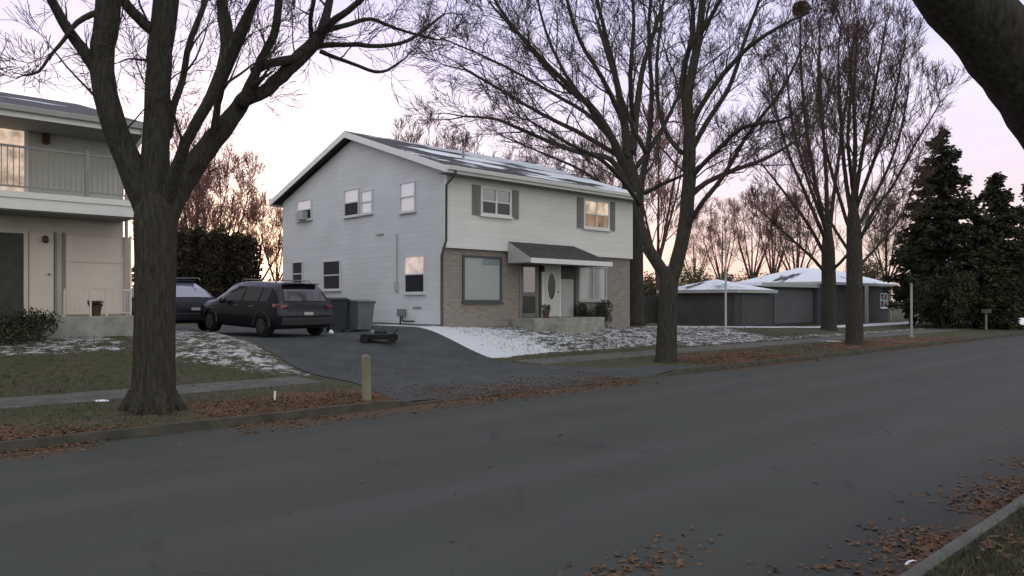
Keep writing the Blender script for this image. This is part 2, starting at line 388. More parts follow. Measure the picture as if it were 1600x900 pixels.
# ---------------------------------------------------------------- ground, road, kerbs, walks
def frange(a, b, d):
    n = int(round((b-a)/d)); return [a+(b-a)*i/n for i in range(n+1)]
S_ = [-700, -350, -180, -100, -60, -40, -30]+frange(-24, 72, 0.6)+[76, 82, 90, 100, 115, 140, 180, 260, 420, 800]
T_ = [-700, -300, -120, -50, -20, -10, -6]+frange(-4, T0, 0.35)+['lo0', 'lo1']+frange(12.1, 24, 0.3)+[25, 27, 30, 34, 40, 50, 70, 100, 160, 300, 600, 900]
g = MB(); nT = len(T_)
for s in S_:
    for t in T_:
        if t == 'lo0': tt, z = T0+0.01, -0.08
        elif t == 'lo1': tt, z = T1-0.01, -0.08
        else:
            tt = t; z = zg(s, t)
            bump = 0.035*mnoise.noise(Vector((s*0.9, t*0.9, 0)))+0.015*mnoise.noise(Vector((s*2.3, t*2.3, 3)))
            flat = (14.7 < t < 16.6) or (8.6 < s < 15.8 and t > 12) or t <= 1.0 and False or t in (T0, T1) or (8 < s < 19 and t < 15.2)
            if not flat and abs(t) < 60: z += bump
        g.v.append((s, tt, z))
for i in range(len(S_)-1):
    for j in range(nT-1):
        a = i*nT+j; g.f.append((a, a+nT, a+nT+1, a+1))
go = g.build('ground', 'ground', smooth=True); go.rotation_euler = (0, 0, PHI); setting(go)
r = MB(); sx = frange(-160, 240, 10)
for s in sx:
    for t in (T0+0.02, 4.5, 7, 9.5, T1-0.02): r.v.append((s, t, 0.0))
for i in range(len(sx)-1):
    for j in range(4):
        a = i*5+j; r.f.append((a, a+5, a+6, a+1))
ro = r.build('road', 'road'); ro.rotation_euler = (0, 0, PHI); setting(ro)
def strip(name, m, ss, t0, t1, dz, thick, nt=4, edge=None):
    b = MB(); n = nt+1
    for s in ss:
        ta, tb = edge(s) if edge else (t0, t1)
        for j in range(n):
            t = ta+(tb-ta)*j/nt; b.v.append((s, t, zg(s, max(t, T1+.001) if t > 6 else t)+dz))
    top = len(b.v)
    for v in list(b.v): b.v.append((v[0], v[1], v[2]-thick))
    for i in range(len(ss)-1):
        for j in range(nt):
            a = i*n+j; b.f.append((a, a+n, a+n+1, a+1))
        for j in (0, nt):
            a = i*n+j; q = (a, a+1*n, a+n+top, a+top); b.f.append(q if j else q[::-1])
    for i in (0, len(ss)-1):
        for j in range(nt):
            a = i*n+j; b.f.append((a, a+1, a+1+top, a+top))
    o = b.build(name, m, smooth=False); o.rotation_euler = (0, 0, PHI); return setting(o)
ks = frange(-160, 5, 5)[:-1]+frange(5, 20, 0.3)+frange(20, 240, 5)[1:]
def kerb(name, t0, t1, zf, m='kerb'):
    b = MB(); prof = [(t0, -0.06), (t0+0.02, None), (t1, None), (t1, -0.06)]
    for s in ks:
        zt = zf(s)+0.012
        for (t, z) in prof: b.v.append((s, t, zt if z is None else z))
    for i in range(len(ks)-1):
        for j in range(3):
            a = i*4+j; b.f.append((a, a+4, a+5, a+1))
    o = b.build(name, m); o.rotation_euler = (0, 0, PHI); return setting(o)
kerb('kerb', T1-0.16, T1+0.015, zkerb)
kerb('kerb', T0-0.015, T0+0.11, lambda s: 0.12, 'walk')
strip('sidewalk', 'walk', frange(-80, 8.6, 0.8), 15.0, 16.25, 0.012, 0.05)
strip('sidewalk', 'walk', frange(15.5, 120, 0.8), 15.0, 16.25, 0.012, 0.05)
# driveway: runs from the kerb back between the two houses, flaring at its mouth
def drv():
    b = MB(); tt = frange(T1+0.02, 34, 0.3); n = 11
    for t in tt:
        fl = 1-sst(12.1, 15.0, t)
        s0 = 9.1-0.4*fl; s1 = 15.1+3.6*fl
        for j in range(n):
            s = s0+(s1-s0)*j/(n-1); b.v.append((s, t, zg(s, t)+0.016))
    for i in range(len(tt)-1):
        for j in range(n-1):
            a = i*n+j; b.f.append((a, a+1, a+n+1, a+n))
    o = b.build('driveway', 'drive', smooth=True); o.rotation_euler = (0, 0, PHI); return setting(o)
drv()

# ---------------------------------------------------------------- windows, doors (local: x along street, y back, z up)
def frame_parts(parent, axis, c0, a0, a1, z0, z1, fw=0.07, depth=0.06, style='double', top='glass', bot='glass_low', mull=0, fm='white_trim'):
    """axis 'y': wall faces -y at y=c0, spans x a0..a1;  axis 'x': wall faces -x at x=c0, spans y a0..a1"""
    def bx(mb, p0, p1, d0, d1, q0, q1):
        if axis == 'y': mb.box(p0, p1, c0-d1, c0-d0, q0, q1)
        else: mb.box(c0-d1, c0-d0, p0, p1, q0, q1)
    f = MB()
    bx(f, a0, a0+fw, -0.01, depth, z0, z1); bx(f, a1-fw, a1, -0.01, depth, z0, z1)
    bx(f, a0+fw, a1-fw, -0.01, depth, z1-fw, z1); bx(f, a0+fw, a1-fw, -0.01, depth, z0, z0+fw)
    zm = (z0+z1)/2
    cols = [(a0+fw, a1-fw)]
    if mull:
        am = (a0+a1)/2; bx(f, am-fw*0.45, am+fw*0.45, -0.01, depth-0.004, z0+fw, z1-fw)
        cols = [(a0+fw, am-fw*0.45), (am+fw*0.45, a1-fw)]
    w = f.build('window', fm, parent)
    sl = MB(); bx(sl, a0-0.04, a1+0.04, 0.0, depth+0.05, z0-0.06, z0-0.002); sl.build('sill', fm, w)
    for (p, q) in cols:
        if style == 'double':
            s = MB(); bx(s, p, q, 0.015, depth-0.008, zm-0.025, zm+0.025); s.build('sash', fm, w)
            g1 = MB(); bx(g1, p, q, 0.004, 0.022, zm+0.025, z1-fw); g1.build('pane', top, w)
            g2 = MB(); bx(g2, p, q, 0.004, 0.014, z0+fw, zm-0.025); g2.build('pane', bot, w)
        else:
            g1 = MB(); bx(g1, p, q, 0.004, 0.022, z0+fw, z1-fw); g1.build('pane', top, w)
    return w

# ---------------------------------------------------------------- the two-storey duplex
S0, TF, ZB = 16.46, 20.8, 0.86
W, D = 10.3, 11.6
dup = thing('duplex_house', 'two-storey gabled house with grey side wall, tan brick ground floor and small porch roof', 'house', P(S0, TF, ZB), PHI)
def sx_(px, py, t): s, z = on_front(px, py, t); return s-S0, z-ZB
OH = 2.98                                     # underside of the jettied upper floor, above ZB
EV = 5.62; RI = 7.42; OV = 0.22
MB().box(0.03, W-0.03, 0.02, D-0.02, -0.7, 0.32).build('foundation', 'concrete', dup)
b = MB(); b.prism([(0, 0.005, 0.322), (0, D, 0.322), (0, D, EV-0.03), (0, D/2-OV/2, RI+0.16), (0, -OV, EV-0.03), (0, -OV, OH), (0, 0.005, OH)], (0.18, 0, 0))
b.build('side_wall', 'siding_side', dup)
b = MB(); b.prism([(W-0.18, 0.005, 0.322), (W-0.18, D, 0.322), (W-0.18, D, EV-0.03), (W-0.18, D/2-OV/2, RI+0.16), (W-0.18, -OV, EV-0.03), (W-0.18, -OV, OH), (W-0.18, 0.005, OH)], (0.18, 0, 0))
b.build('side_wall', 'siding_side', dup)
MB().box(0.184, W-0.184, D-0.2, D, 0.322, EV-0.1).build('back_wall', 'siding_side', dup)
MB().box(0.0, W, -OV-0.03, -OV-0.002, OH-0.02, EV-0.06).build('upper_front_wall', 'siding_front', dup)
MB().box(0.182, W-0.182, -OV+0.0, D-0.21, OH+0.002, OH+0.2).build('floor_overhang', 'soffit', dup)
MB().box(-0.012, W+0.012, -0.09, 0.002, -0.6, OH-0.004).build('brick_wall', 'brick', dup)
for x in (-0.012, W):                          # corner boards
    MB().box(x, x+0.012, -OV-0.034, -OV+0.1, OH-0.03, EV-0.1).build('corner_board', 'white_trim', dup)
# roof: two slopes with thickness, overhanging eaves and rakes
ex, ey, th = 0.38, 0.5, 0.16
yr = D/2-OV/2; pitch = (RI+0.18-(EV-0.0))/(yr+OV)
ye0, ye1 = -OV-ey, D+ey
zE = EV+0.02-pitch*ey+0.06; zR = zE+pitch*(yr-ye0)
b = MB(); b.prism([(-ex, ye0, zE), (-ex, yr, zR), (-ex, yr, zR+th), (-ex, ye0, zE+th)], (W+2*ex, 0, 0))
rf = b.build('roof', 'roof_snowy', dup)
b = MB(); b.prism([(-ex, ye1, zE), (-ex, ye1, zE+th), (-ex, yr+0.001, zR+th), (-ex, yr+0.001, zR)], (W+2*ex, 0, 0))
b.build('roof', 'roof_light_snow', dup)
for x in (-ex-0.03, W+ex):                     # rake boards
    b = MB(); b.prism([(x, ye0, zE-0.10), (x, yr, zR-0.10), (x, yr, zR+th-0.02), (x, ye0, zE+th-0.02)], (0.028, 0, 0))
    b.prism([(x, ye1, zE-0.10), (x, ye1, zE+th-0.02), (x, yr+.002, zR+th-0.02), (x, yr+.002, zR-0.10)], (0.028, 0, 0)); b.build('rake_board', 'white_trim', dup)
b = MB(); b.box(-ex, W+ex, ye0-0.03, ye0-0.002, zE-0.10, zE+th-0.01); b.build('fascia', 'white_trim', dup)
b = MB(); b.box(-ex, W+ex, ye0, -OV-0.034, zE-0.10, zE-0.075); b.build('soffit', 'soffit', dup)
b = MB(); b.prism([(-ex, ye0-0.034, zE-0.02), (-ex, ye0-0.034, zE+0.11), (-ex, ye0-0.15, zE+0.11), (-ex, ye0-0.13, zE-0.0)], (W+2*ex, 0, 0)); b.build('gutter', 'white_trim', dup)
b = MB(); b.prism([(-ex, ye1+0.03, zE-0.1), (-ex, ye1+0.03, zE+.1), (-ex, ye1+0.002, zE+.1), (-ex, ye1+0.002, zE-0.1)], (W+2*ex, 0, 0)); b.build('fascia', 'white_trim', dup)
b = MB(); b.tube([(-0.06, ye0-0.09, zE), (-0.06, ye0-0.09, zE-0.12), (-0.07, -OV-0.1, zE-0.45), (-0.07, -OV-0.09, 3.2), (-0.07, -0.06, 2.7), (-0.07, -0.06, 0.15), (-0.07, -0.3, 0.05)], 0.045, 8)
b.build('downspout', 'frame_dark', dup, smooth=True)
# vent boot on roof
b = MB(); yv = yr*0.45; b.lathe([(0.05, 0), (0.05, 0.45)], (W*0.3, yv, zE+th+pitch*(yv-ye0)-0.05), 10); b.build('vent_pipe', 'steel', dup)
# gable side windows
def side_win(x0, y0, x1, y1, **k):
    ym = (y0+y1)/2
    ta, _ = on_side(x1, ym, S0); tb, _ = on_side(x0, ym, S0)
    _, za = on_side((x0+x1)/2, y1, S0); _, zb = on_side((x0+x1)/2, y0, S0)
    return frame_parts(dup, 'x', 0.0, ta-TF, tb-TF, za-ZB, zb-ZB, **k)
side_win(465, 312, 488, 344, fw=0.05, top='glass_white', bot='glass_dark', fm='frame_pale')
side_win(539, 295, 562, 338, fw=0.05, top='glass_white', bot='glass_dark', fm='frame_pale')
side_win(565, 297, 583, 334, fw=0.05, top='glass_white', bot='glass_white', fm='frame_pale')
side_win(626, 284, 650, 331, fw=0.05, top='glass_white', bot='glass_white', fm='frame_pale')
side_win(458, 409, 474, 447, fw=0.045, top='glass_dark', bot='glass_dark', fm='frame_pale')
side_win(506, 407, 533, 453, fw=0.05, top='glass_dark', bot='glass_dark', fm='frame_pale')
side_win(633, 399, 665, 458, fw=0.05, top='sunset_reflection', bot='glass_dark', fm='frame_pale')
# window air conditioner in the small upper window, gas meter and pipes, a cable and a wall vent
t_, z_ = on_side(477, 338, S0); MB().box(-0.32, -0.03, t_-TF-0.3, t_-TF+0.3, z_-ZB-0.18, z_-ZB+0.18).build('air_conditioner', 'grey_trim', dup, bevel=0.02)
t_, z_ = on_side(633, 492, S0); y_ = t_-TF; z_ -= ZB
b = MB(); b.box(-0.28, -0.06, y_-0.14, y_+0.14, z_-0.05, z_+0.22); mt = b.build('gas_meter', 'steel', dup, bevel=0.02)
b = MB(); b.tube([(-0.17, y_-0.06, z_-0.05), (-0.17, y_-0.06, z_-0.22), (-0.17, y_-0.5, z_-0.22), (-0.1, y_-0.55, z_-0.22), (0.02, y_-0.55, z_-0.22)], 0.03, 8)
b.tube([(-0.17, y_+0.06, z_-0.05), (-0.17, y_+0.06, z_-0.6)], 0.03, 8); b.build('pipe', 'black', mt, smooth=True)
t_, z1_ = on_side(621, 365, S0); _, z0_ = on_side(621, 440, S0)
MB().box(-0.05, -0.002, t_-TF-0.02, t_-TF+0.02, z0_-ZB, z1_-ZB).build('cable_conduit', 'grey_trim', dup)
MB().box(-0.09, -0.002, t_-TF-0.09, t_-TF+0.09, z0_-ZB-0.35, z0_-ZB).build('utility_box', 'grey_trim', dup, bevel=0.01)
t_, z_ = on_side(594, 366, S0); MB().box(-0.05, -0.002, t_-TF-0.22, t_-TF+0.22, z_-ZB-0.03, z_-ZB+0.03).build('wall_vent', 'grey_trim', dup)
t_, z_ = on_side(652, 481, S0); MB().box(-0.03, -0.002, t_-TF-0.25, t_-TF+0.25, z_-ZB-0.03, z_-ZB+0.03).build('hose_bib', 'soffit', dup)
# front, upper floor: two paired windows between shutters
TU = TF-OV-0.03
def fr_rect(x0, y0, x1, y1, t):
    ym = (y0+y1)/2; xm = (x0+x1)/2
    a = on_front(x0, ym, t)[0]-S0; b_ = on_front(x1, ym, t)[0]-S0
    return a, b_, on_front(xm, y1, t)[1]-ZB, on_front(xm, y0, t)[1]-ZB
def shutter(parent, a, b_, z0, z1, y):
    m = MB(); m.box(a, b_, y-0.045, y-0.002, z0, z1)
    w = m.build('shutter', 'shutter', parent)
    l = MB(); n = int((z1-z0-0.16)/0.07)
    for i in range(n):
        z = z0+0.08+i*0.07; l.box(a+0.05, b_-0.05, y-0.06, y-0.0455, z, z+0.04)
    l.build('louvre', 'shutter', w)
for (wr, lm, tm) in (((750, 294, 798, 338), 'glass_low', 'glass'), ((911, 313, 951, 358), 'lit_dim', 'lit_warm')):
    a, b_, z0, z1 = fr_rect(*wr, TU)
    frame_parts(dup, 'y', -OV-0.03, a, b_, z0, z1, fw=0.085, mull=1, top=tm, bot=lm)
    sw = 0.36
    shutter(dup, a-0.02-sw, a-0.02, z0-0.02, z1+0.02, -OV-0.03); shutter(dup, b_+0.02, b_+0.02+sw, z0-0.02, z1+0.02, -OV-0.03)
# front, ground floor
a, b_, z0, z1 = fr_rect(722, 400, 783, 472, TF-0.09)
frame_parts(dup, 'y', -0.09, a, b_, z0, z1, fw=0.08, style='single', top='glass_teal', fm='frame_dark')
a, b_, z0, z1 = fr_rect(903, 415, 947, 470, TF-0.09)
frame_parts(dup, 'y', -0.09, a, b_, z0, z1, fw=0.09, style='single', mull=1, top='glass_blind', fm='grey_trim')
PZ = 0.50                                      # porch slab top above ZB
a, b_, _, _ = fr_rect(848, 410, 873, 488, TF-0.09)
def door(a, b_, z0, z1, y, m, oval):
    f = MB(); fw = 0.07
    f.box(a-fw, a, y-0.05, y-0.002, z0, z1+fw); f.box(b_, b_+fw, y-0.05, y-0.002, z0, z1+fw); f.box(a, b_, y-0.05, y-0.002, z1, z1+fw)
    f.build('door_frame', 'white_trim' if oval else 'soffit', dup)
    d = MB(); d.box(a+0.004, b_-0.004, y-0.035, y-0.003, z0+0.02, z1-0.004); dd = d.build('door', m, dup)
    cx, cz = (a+b_)/2, z0+1.2
    if oval:
        pr = [(cx+0.22*math.cos(k*PI/12), y-0.046, cz+0.52*math.sin(k*PI/12)) for k in range(24)]
        q = MB(); q.prism([(p[0], y-0.0365, p[2]) for p in pr], (0, -0.012, 0)); q.build('oval_pane', 'glass_low', dd)
        q = MB(); ring = [(cx+0.25*math.cos(k*PI/12), y-0.04, cz+0.55*math.sin(k*PI/12)) for k in range(25)]
        q.tube(ring, 0.028, 6); q.build('oval_moulding', 'white_trim', dd)
        q = MB(); q.box(cx-0.3, cx-0.04, y-0.045, y-0.0355, z0+0.16, z0+0.5); q.box(cx+0.04, cx+0.3, y-0.045, y-0.0355, z0+0.16, z0+0.5); q.build('door_panel', m, dd)
    else:
        q = MB(); q.box(a+0.12, b_-0.12, y-0.046, y-0.0355, z0+0.95, z1-0.14); q.build('pane', 'glass', dd)
        q = MB(); q.box(a+0.1, b_-0.1, y-0.046, y-0.0355, z0+0.16, z0+0.8); q.build('door_panel', 'dark_door', dd)
    q = MB(); q.lathe([(0.0, 0), (0.03, 0.01), (0.03, 0.05), (0.0, 0.06)], (b_-0.09, y-0.09, z0+0.98), 10, 'y'); q.build('handle', 'steel', dd)
door(a, b_, PZ+0.01, PZ+2.06, -0.09, 'white_door', True)
a2, b2, _, _ = fr_rect(813, 410, 838, 488, TF-0.09)
door(a2, b2, PZ+0.01, PZ+2.06, -0.09, 'grey_door', False)
MB().box(b2+0.12, a-0.12, -0.13, -0.092, PZ+0.01, OH-0.1).build('entry_pillar', 'dark_door', dup)
a3, b3, z0, z1 = fr_rect(878, 410, 893, 432, TF-0.09)
MB().box(b_+0.09, b3+0.1, -0.13, -0.092, z0-0.1, OH-0.1).build('entry_transom', 'dark_door', dup)
MB().box(b3+0.1, b3+0.25, -0.14, -0.092, PZ+0.01, OH-0.1).build('entry_pillar', 'dark_door', dup)
MB().box(b_+0.1, b3+0.09, -0.12, -0.092, PZ+0.01, z0-0.11).build('entry_side_panel', 'grey_trim', dup)
# porch slab and step
px0, px1 = 19.62-S0, 23.55-S0
b = MB(); b.box(px0, px1, -1.35, -0.10, -0.4, PZ); b.box(px0+0.8, px1-0.9, -1.7, -1.352, -0.4, PZ-0.17); b.build('porch_step', 'concrete', dup, bevel=0.015)
# porch roof: low hip projecting over the two doors
q0, q1 = 19.36-S0, 23.9-S0; yw, yf = -OV-0.032, -1.42
zt, ze = 3.32, 2.62
b = MB(); b.add([(q0, yw, ze), (q0, yf, ze), (q1, yf, ze), (q1, yw, ze), (q0, yw, zt), (q1-0.95, yw, zt), (q0, yf, ze+0.05), (q1, yf, ze+0.05)],
       [(0,3,2,1), (1,2,7,6), (6,7,5,4), (0,1,6,4), (2,3,5,7), (0,4,5,3)])
pr = b.build('porch_roof', 'roof_bare', dup)
b = MB(); b.box(q0-0.01, q1+0.01, yf-0.03, yf-0.002, ze-0.12, ze+0.06); b.box(q1+0.002, q1+0.03, yf, yw, ze-0.12, ze+0.06); b.build('fascia', 'white_trim', pr)
b = MB(); b.prism([(q0-0.03, yw, ze-0.1), (q0-0.03, yf, ze-0.1), (q0-0.03, yf, ze+0.05), (q0-0.03, yw, zt-0.01)], (0.028, 0, 0)); b.build('cheek_board', 'grey_trim', pr)
b = MB(); b.box(q0, q1, yf, yw, ze-0.1, ze-0.07); b.build('soffit', 'soffit', pr)
# porch wall lamp
b = MB(); b.lathe([(0.03, 0), (0.07, 0.03), (0.06, 0.2), (0.02, 0.24)], (b2+0.24, -0.22, PZ+1.75), 8); b.build('wall_lamp', 'black', dup)
# things standing on and by the porch
def pot(name, label, x, y, s, z, foliage, group=None):
    t = thing(name, label, 'plant pot', P(x, y, z))
    MB().lathe([(0.10*s, 0), (0.14*s, 0.24*s), (0.15*s, 0.25*s), (0.13*s, 0.26*s)], sides=14).build('pot', 'terracotta', t, smooth=False)
    f = MB()
    for i in range(140):
        a = random.uniform(0, 2*PI); rr = random.random()**.5*0.17*s; f.leaf((rr*math.cos(a), rr*math.sin(a), 0.25*s+random.random()*0.22*s*foliage), 0.08*s)
    f.build('foliage', 'shrub', t); return t
s_, z_ = on_front(853, 490, TF-0.9)
pot('flower_pot', 'small dark pot in front of the white oval-glass door', s_, TF-0.9, 1.05, ZB+PZ+0.002, 1.0)
def shrub(name, label, s, t, w, d, h, n, m='shrub', leaf=0.07, cat='shrub', z=None, group=None):
    zz = zg(s, t) if z is None else z
    o = thing(name, label, cat, P(s, t, zz-0.02), PHI, group)
    st = MB()
    for i in range(7):
        a = random.uniform(0, 2*PI); st.tube([(0.05*math.cos(a), 0.05*math.sin(a), -0.05), (0.2*w*math.cos(a), 0.2*d*math.sin(a), h*0.45), (0.36*w*math.cos(a), 0.36*d*math.sin(a), h*0.8)], [0.02, 0.014, 0.006], 5)
    st.build('stem', 'bark', o)
    f = MB(); k = 0
    cl = [(random.uniform(-.36, .36)*w, random.uniform(-.36, .36)*d, random.uniform(0.25, 0.78)*h, random.uniform(0.2, 0.34)) for _ in range(16)]
    while k < n:
        c = random.choice(cl); v = Vector((random.gauss(0,1), random.gauss(0,1), random.gauss(0,1))).normalized()*random.random()**0.4
        p = (c[0]+v.x*c[3]*w*0.8, c[1]+v.y*c[3]*d*0.8, c[2]+v.z*c[3]*h)
        if p[2] < 0.02 or p[2] > h*1.03: continue
        f.leaf(p, leaf*random.uniform(0.7, 1.4)); k += 1
    f.build('foliage', m, o); return o
s_, _ = on_front(925, 485, TF-0.75)
shrub('porch_shrub', 'dark low shrub under the right ground-floor window of the gabled house', s_+0.25, TF-0.55, 2.0, 0.8, 1.2, 5200, z=zg(s_, TF-1)-0.05)
# ---------------------------------------------------------------- the house on the left
SL, TL, ZL = 6.45, 21.5, 1.05
lh = thing('balcony_house', 'cream two-storey house with an upper balcony railing, partly out of view', 'house', P(SL, TL, ZL), PHI)
def lx(px, py, t): s, z = on_front(px, py, t); return s-SL, z-ZL
LW, LD = 13.5, 11.0
LE, LS0, LS1 = 5.3, 3.02, 3.42                 # eave, slab underside and top
MB().box(-LW, 0, 0.0, LD, -0.6, LS0-0.003).build('ground_floor_wall', 'cream2', lh)
b = MB(); b.prism([(-LW, 0.0, LS0), (-LW, LD, LS0), (-LW, LD, LE+.1), (-LW, LD/2, LE+1.62), (-LW, 0, LE+.1)], (LW-0.0, 0, 0)); b.build('upper_wall', 'siding_left', lh)
b = MB(); b.box(-LW, -0.05, -1.25, -0.004, LS0, LS1-0.14); b.box(-LW, -0.03, -1.28, -0.004, LS1-0.138, LS1); b.build('balcony_slab', 'white_trim', lh)
MB().box(-LW, -0.06, -1.2, -0.006, LS0-0.03, LS0-0.002).build('balcony_soffit', 'soffit', lh)
# roof
ex, ey, th = 0.3, 1.55, 0.16; pit = 0.262
ye0, ye1, yr = -ey, LD+0.5, LD/2
zE = 5.15; zR = zE+pit*(yr-ye0)
b = MB(); b.prism([(-LW-ex, ye0, zE), (-LW-ex, yr, zR), (-LW-ex, yr, zR+th), (-LW-ex, ye0, zE+th)], (LW+2*ex, 0, 0)); b.build('roof', 'roof_light_snow', lh)
zB = zR-pit*(ye1-yr)
b = MB(); b.prism([(-LW-ex, ye1, zB), (-LW-ex, ye1, zB+th), (-LW-ex, yr+.001, zR+th), (-LW-ex, yr+.001, zR)], (LW+2*ex, 0, 0)); b.build('roof', 'roof_light_snow', lh)
b = MB(); b.box(-LW-ex, ex, ye0-0.03, ye0-0.002, zE-0.12, zE+th-0.01); b.build('fascia', 'white_trim', lh)
b = MB(); b.prism([(-LW-ex, ye0-0.034, zE), (-LW-ex, ye0-0.034, zE+0.12), (-LW-ex, ye0-0.15, zE+0.12), (-LW-ex, ye0-0.13, zE+0.01)], (LW+2*ex, 0, 0)); b.build('gutter', 'grey_trim', lh)
b = MB(); b.box(-LW-ex, ex, ye0, -0.004, zE-0.12, zE-0.095); b.build('soffit', 'soffit', lh)
for x in (ex+0.0,):
    b = MB(); b.prism([(x, ye0, zE-0.1), (x, yr, zR-0.1), (x, yr, zR+th-.02), (x, ye0, zE+th-.02)], (0.028, 0, 0)); b.prism([(x, ye1, zB-0.1), (x, ye1, zB+th-.02), (x, yr+.002, zR+th-.02), (x, yr+.002, zR-0.1)], (0.028, 0, 0)); b.build('rake_board', 'white_trim', lh)
b = MB(); b.tube([(-0.02, ye0-0.08, zE+0.02), (-0.02, ye0-0.08, zE-0.2), (0.05, -0.1, zE-0.55), (0.05, -0.1, 0.1)], 0.045, 8); b.build('downspout', 'white_trim', lh, smooth=True)
# balcony railing with posts
yb = -1.18; rl = MB(); x0r, x1r = -LW+0.1, -0.12
rl.box(x0r, x1r, yb-0.03, yb+0.03, LS1+1.0, LS1+1.05); rl.box(x0r, x1r, yb-0.02, yb+0.02, LS1+0.1, LS1+0.14)
rr = rl.build('railing', 'rail', lh)
b = MB(); n = int((x1r-x0r)/0.115)
for i in range(n+1):
    x = x0r+(x1r-x0r)*i/n; b.box(x-0.009, x+0.009, yb-0.009, yb+0.009, LS1+0.141, LS1+0.999)
b.build('baluster', 'rail', rr)
xp, _ = lx(136, 290, TL+yb)
for x in (xp, xp-2.6, xp-5.2, -0.09):
    MB().box(x-0.045, x+0.045, yb-0.045, yb+0.045, LS1+0.001, LS1+1.12).build('post', 'rail', rr)
MB().box(-0.14, -0.1, yb+0.05, -0.01, LS1+1.0, LS1+1.05).build('side_rail', 'rail', rr)
# upper floor: lit patio window and wall lamp
a, _ = lx(-75, 230, TL); b_, _ = lx(44, 230, TL)
frame_parts(lh, 'y', 0.0, a, b_, LS1+0.04, LS1+2.05, fw=0.09, style='single', mull=1, top='lit_warm')
x, z = lx(70, 218, TL)
b = MB(); b.lathe([(0.04, -0.14), (0.09, -0.1), (0.08, 0.12), (0.03, 0.18)], (x, -0.12, z), 8); b.box(x-0.05, x+0.05, -0.04, -0.002, z-0.08, z+0.1); b.build('wall_lamp', 'terracotta', lh)
# ground floor: dark entrance, cream door, panel bay
a, _ = lx(-60, 420, TL); b_, zt = lx(36, 365, TL)
MB().box(a, b_, -0.06, -0.002, 0.3, zt).build('dark_door', 'dark_door', lh)
b = MB(); b.box(b_, b_+0.09, -0.08, -0.002, 0.3, zt+0.1); b.box(a, b_-0.001, -0.08, -0.002, zt, zt+0.1); b.build('door_frame', 'cream2', lh)
a, _ = lx(45, 420, TL); b_, zt = lx(83, 366, TL)
dd = MB().box(a, b_, -0.045, -0.002, 0.62, zt).build('cream_door', 'cream', lh)
x, z = lx(69, 375, TL); b = MB(); b.lathe([(0.03, -0.08), (0.07, -0.04), (0.06, 0.06), (0.03, 0.1)], (x, -0.14, z), 8); b.build('door_lamp', 'black', lh)
b = MB(); b.lathe([(0, 0), (0.03, 0.01), (0.03, 0.05), (0, 0.06)], (b_-0.1, -0.11, 1.6), 8, 'y'); b.build('handle', 'steel', dd)
for px in (86, 99, 203):
    x, _ = lx(px, 420, TL); MB().box(x-0.022, x+0.022, -0.07, -0.002, 0.62, zt+0.05).build('trim_post', 'soffit' if px < 200 else 'white_trim', lh)
a, _ = lx(102, 420, TL); b_, _ = lx(201, 420, TL)
b = MB(); b.box(a, b_, -0.03, -0.002, 0.62, zt); b.build('bay_panel', 'cream', lh)
for i in range(4):
    z = 0.62+(zt-0.62)*i/3; MB().box(a, b_, -0.045, -0.0305, z-0.02, z+0.02).build('panel_rail', 'cream2', lh)
# porch platform, railings
PLZ = 0.58
a, _ = lx(62, 500, TL-1.2)
b = MB(); b.box(a, 0.02, -1.25, -0.1, -0.4, PLZ); b.box(a-0.55, a-0.003, -1.15, -0.12, -0.4, PLZ-0.2); b.build('porch_platform', 'concrete', lh, bevel=0.015)
for (pa, pb) in ((100, 141), (166, 203)):
    xa, _ = lx(pa, 470, TL-1.1); xb, _ = lx(pb, 470, TL-1.1)
    q = MB(); q.box(xa, xb, -1.14, -1.1, PLZ+0.62, PLZ+0.66); q.box(xa, xb, -1.135, -1.105, PLZ+0.07, PLZ+0.1)
    n = max(3, int((xb-xa)/0.11))
    for i in range(n+1):
        x = xa+(xb-xa)*i/n; w = 0.02 if i in (0, n) else 0.008; q.box(x-w, x+w, -1.12-w, -1.12+w, PLZ+0.001 if w > 0.01 else PLZ+0.101, PLZ+0.619)
    q.build('porch_railing', 'cream2', lh)
x, _ = lx(151, 487, TL-1.0)
pot('flower_pot', 'dark pot on the cream house porch between the low railings', SL+x, TL-0.9, 1.0, ZL+PLZ+0.002, 0.5)
s_, z_ = on_front(5, 500, TL-1.9)
shrub('foundation_bush', 'dark clipped bush beside the cream house porch steps', s_, TL-1.75, 2.3, 1.1, 0.86, 3600, z=zg(s_, TL-1.9)-0.02)

# ---------------------------------------------------------------- low ranch house far right
SR, TR, ZR_ = 35.9, 24.0, 0.42
rh = thing('ranch_house', 'low dark ranch house with snowy roof behind the right street trees', 'house', P(SR, TR, ZR_), PHI)
def hip(parent, x0, x1, y0, y1, ze, zr, m, ov=0.5, ins=None):
    d = (y1-y0)/2; ins = d if ins is None else ins
    a0, a1, c0, c1 = x0-ov, x1+ov, y0-ov, y1+ov; ym = (y0+y1)/2
    b = MB(); b.add([(a0,c0,ze), (a1,c0,ze), (a1,c1,ze), (a0,c1,ze), (a0,c0,ze+.12), (a1,c0,ze+.12), (a1,c1,ze+.12), (a0,c1,ze+.12), (a0+ins,ym,zr), (a1-ins,ym,zr)],
        [(0,3,2,1), (0,1,5,4), (1,2,6,5), (2,3,7,6), (3,0,4,7), (4,5,9,8), (5,6,9), (6,7,8,9), (7,4,8)])
    r_ = b.build('roof', m, parent)
    f = MB(); f.box(a0-.02, a1+.02, c0-.05, c0-.002, ze-.06, ze+.14); f.box(a0-.03, a0-.002, c0, c1, ze-.06, ze+.14); f.build('fascia', 'grey_trim', r_)
gx1 = 43.1-SR; mx1 = 66.5-SR
gr = gx1+2.2
MB().box(5.2, gr, 0, 5, -0.6, 2.2).build('garage_wall', 'brown_siding', rh)
hip(rh, 5.3, gr-.1, 0.1, 4.9, 2.12, 2.95, 'roof_white', 0.45, 2.3)
